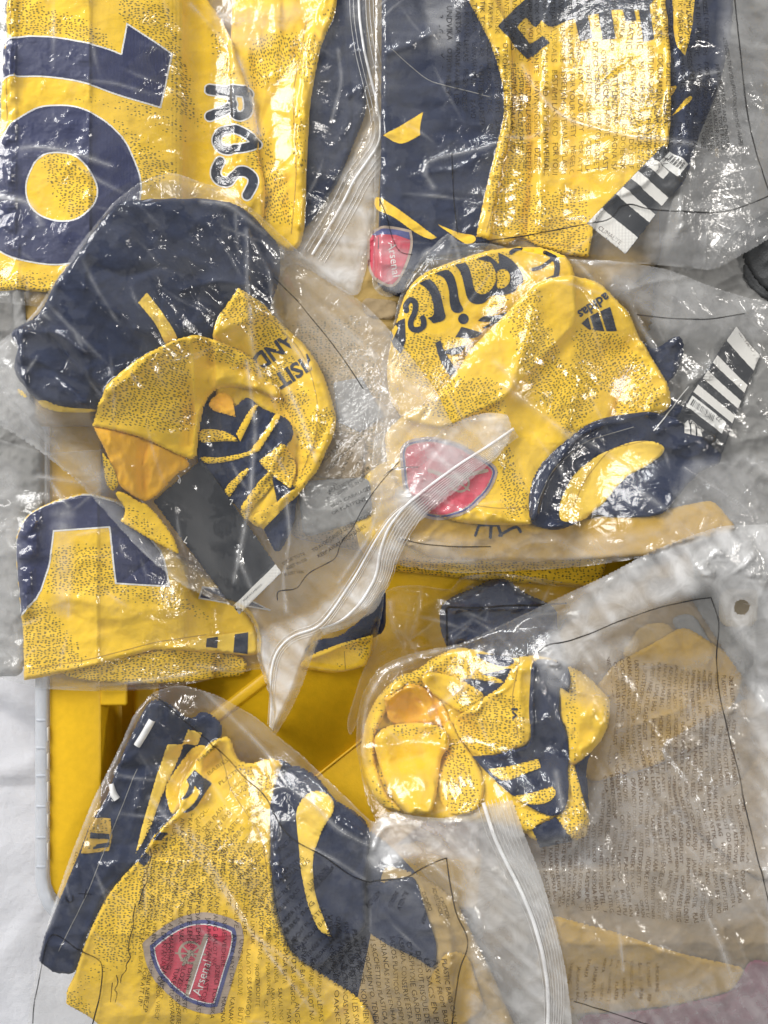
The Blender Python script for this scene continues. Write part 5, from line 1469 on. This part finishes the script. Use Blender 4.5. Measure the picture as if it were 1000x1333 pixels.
wf = ['PLASTIC BAGS CAN BE DANGEROUS', 'AWAY FROM BABIES AND CHILDREN', 'LES SACS EN PLASTIQUE PEUVENT', 'DE TOUT RISQUE D\'ETOUFFEMENT', 'D\'ASPHYXIE GARDER CES SACS', 'ASFIXIA. CONSERVE ESTA BOLSA', 'SACOS PLASTICOS PODEM', 'CRIANCAS MANTENHA ESTA', 'I SACCHETTI DI PLASTICA', 'SOFFOCAMENTO, TENERE', 'PLASTIKBEUTEL KONNEN', 'KINDERN UM ERSTICKEN', 'OAKKEY KUNNE',
      'VERPAKKINGEN']
it = []
for i, s in enumerate(wf):      # lines at the lower centre, reading down, leaning
    x = 574 - i * 11.2
    y = 1232 - i * 3.0 + 8 * math.sin(i * .9)
    it.append((s + ' ' + wf[(i * 5 + 3) % 14], x, y, 82 + i * .3, 6.6, 6.0 * (len(s) + 22)))
print_text(bF, 'warning_text', it, warp=1.3, wseed=2, clip=poly('px 400,1180 620,1200 600,1345 440,1345 380,1260', 0))
it = []
wl_ = ['ANG SUPOT AY MAAARING', 'SAKAL NG HININGA', 'OL AT MGA BATA', 'LALAYO SA SANGGOL', 'ANAK BAYI DAN', 'KAMPANG BALOT NA', 'DARIPADA LEMAS', 'KANAK-KANAK', 'MAY BAYI DAN ANAK', 'ARANGAN IS', 'PROIZVODITE', 'UNG SNEKODLIVE', 'PENGE VEDIERE', 'JAUHKAN UNTUK', 'TA UPOTE LEMAS']
for i in range(22):
    x = 184 + i * 10.5
    top = 1068 + max(0, i - 6) * 12.5
    s = wl_[i % 15]
    it.append((s, x + 8, top, 96 - .3 * i, 6.0, len(s) * 5.6))
    it.append((wl_[(i * 7 + 2) % 15], x + 1, top + len(s) * 5.6 + 6, 97 - .4 * i, 6.0, len(wl_[(i * 7 + 2) % 15]) * 5.6))
    it.append((W[(i * 7 + 2) % 30], x - 10, top + len(s) * 11.2 + 14, 99 - .5 * i, 6.0, len(W[(i * 7 + 2) % 30]) * 5.4))
print_text(bF, 'warning_text', it, warp=1.4, wseed=4, clip=poly('px 160,1060 240,1060 290,1090 400,1230 470,1345 215,1345 180,1320 150,1240'))
it = []
for i in range(15):     # short slanted lines across the fold
    x, y = 236 + i * 18, 1078 + i * 18.5
    it.append((['KEEP AWAY', 'GARDER', 'NICHT', 'TENERE', 'EVITAR', 'MANTER'][i % 6] + ' PLASTIC', x, y, -47, 5.6, 62))
    it.append((['PLASTIQUE', 'CHILDREN', 'BAMBINI', 'BEBES'][i % 4] + ' BAG', x + 7, y + 9, -47, 5.6, 60))
print_text(bF, 'warning_text', it, warp=1.3, wseed=6, clip=poly('px 240,1060 300,1050 480,1210 480,1280 420,1270'))
print_text(bF, 'warning_text', [('KHUTAPE', 255, 998, -40, 5, 34), ('BABIES', 268, 1015, -35, 5, 32), ('PLASTA', 283, 1027, -36, 5, 30), ('CUIDADO', 297, 1035, -36, 5, 28), ('AVISO', 305, 1043, -36, 5, 26), ('PERIGO', 322, 1062, -34, 4.6, 24), ('ATTENZIONE', 324, 1072, -34, 4.6, 26), ('VORSICHT', 325, 1084, -35, 4.6, 24),
                                ('WAARSCHUWING', 336, 1095, -36, 5, 28), ('ACHTUNG', 334, 1112, -37, 5, 34), ('FORSIKTIG', 360, 1112, -42, 6, 30), ('ADVARSEL', 364, 1126, -42, 6, 34), ('VAROITUS', 370, 1138, -42, 6, 36), ('HOIATUS', 372, 1146, -42, 6, 44),
                                ('UZMANIBU', 405, 1150, -45, 6, 34), ('POZOR UPOZORNENIE', 407, 1158, -48, 5, 44), ('FIGYELEM', 480, 1175, -48, 6, 24), ('OSTRZEZENIE', 508, 1172, -60, 5, 22), ('ATENTIE', 520, 1174, -62, 6, 26), ('ADVERTENCIA:', 562, 1146, 78, 5.4, 36), ('CUIDADO', 548, 1150, 70, 5.4, 26),
                                ('DANGER', 553, 1170, 110, 5, 20), ('CAUTION', 570, 1158, 72, 5, 28), ('LDPE', 96, 1110, 100, 4, 18)], warp=.8, wseed=9)
ar = 'px '
for nm, ln in (('warning_text', 'H4 705,380 690,450 700,480 672,560 665,640 680,660 650,700 655,730 625,760 620,800'), ('warning_text', 'H4 600,760 610,800 585,840 605,850 590,905'), ('warning_text', 'H4 780,80 790,140 760,200 770,260 740,300 730,360 720,380'), ('warning_text', 'H4 340,330 350,370 385,360 380,330'), ('warning_text', 'H4 410,320 475,325'), ('warning_text', 'H4 450,300 440,345')):
    line_print(bF, nm, ln, 1.5)
line_print(bF, 'warning_text', 'H4 578,800 565,905', 1.2)

for nm in ('_z0',):
    for o in bpy.data.objects:
        if nm in o.keys(): del o[nm]
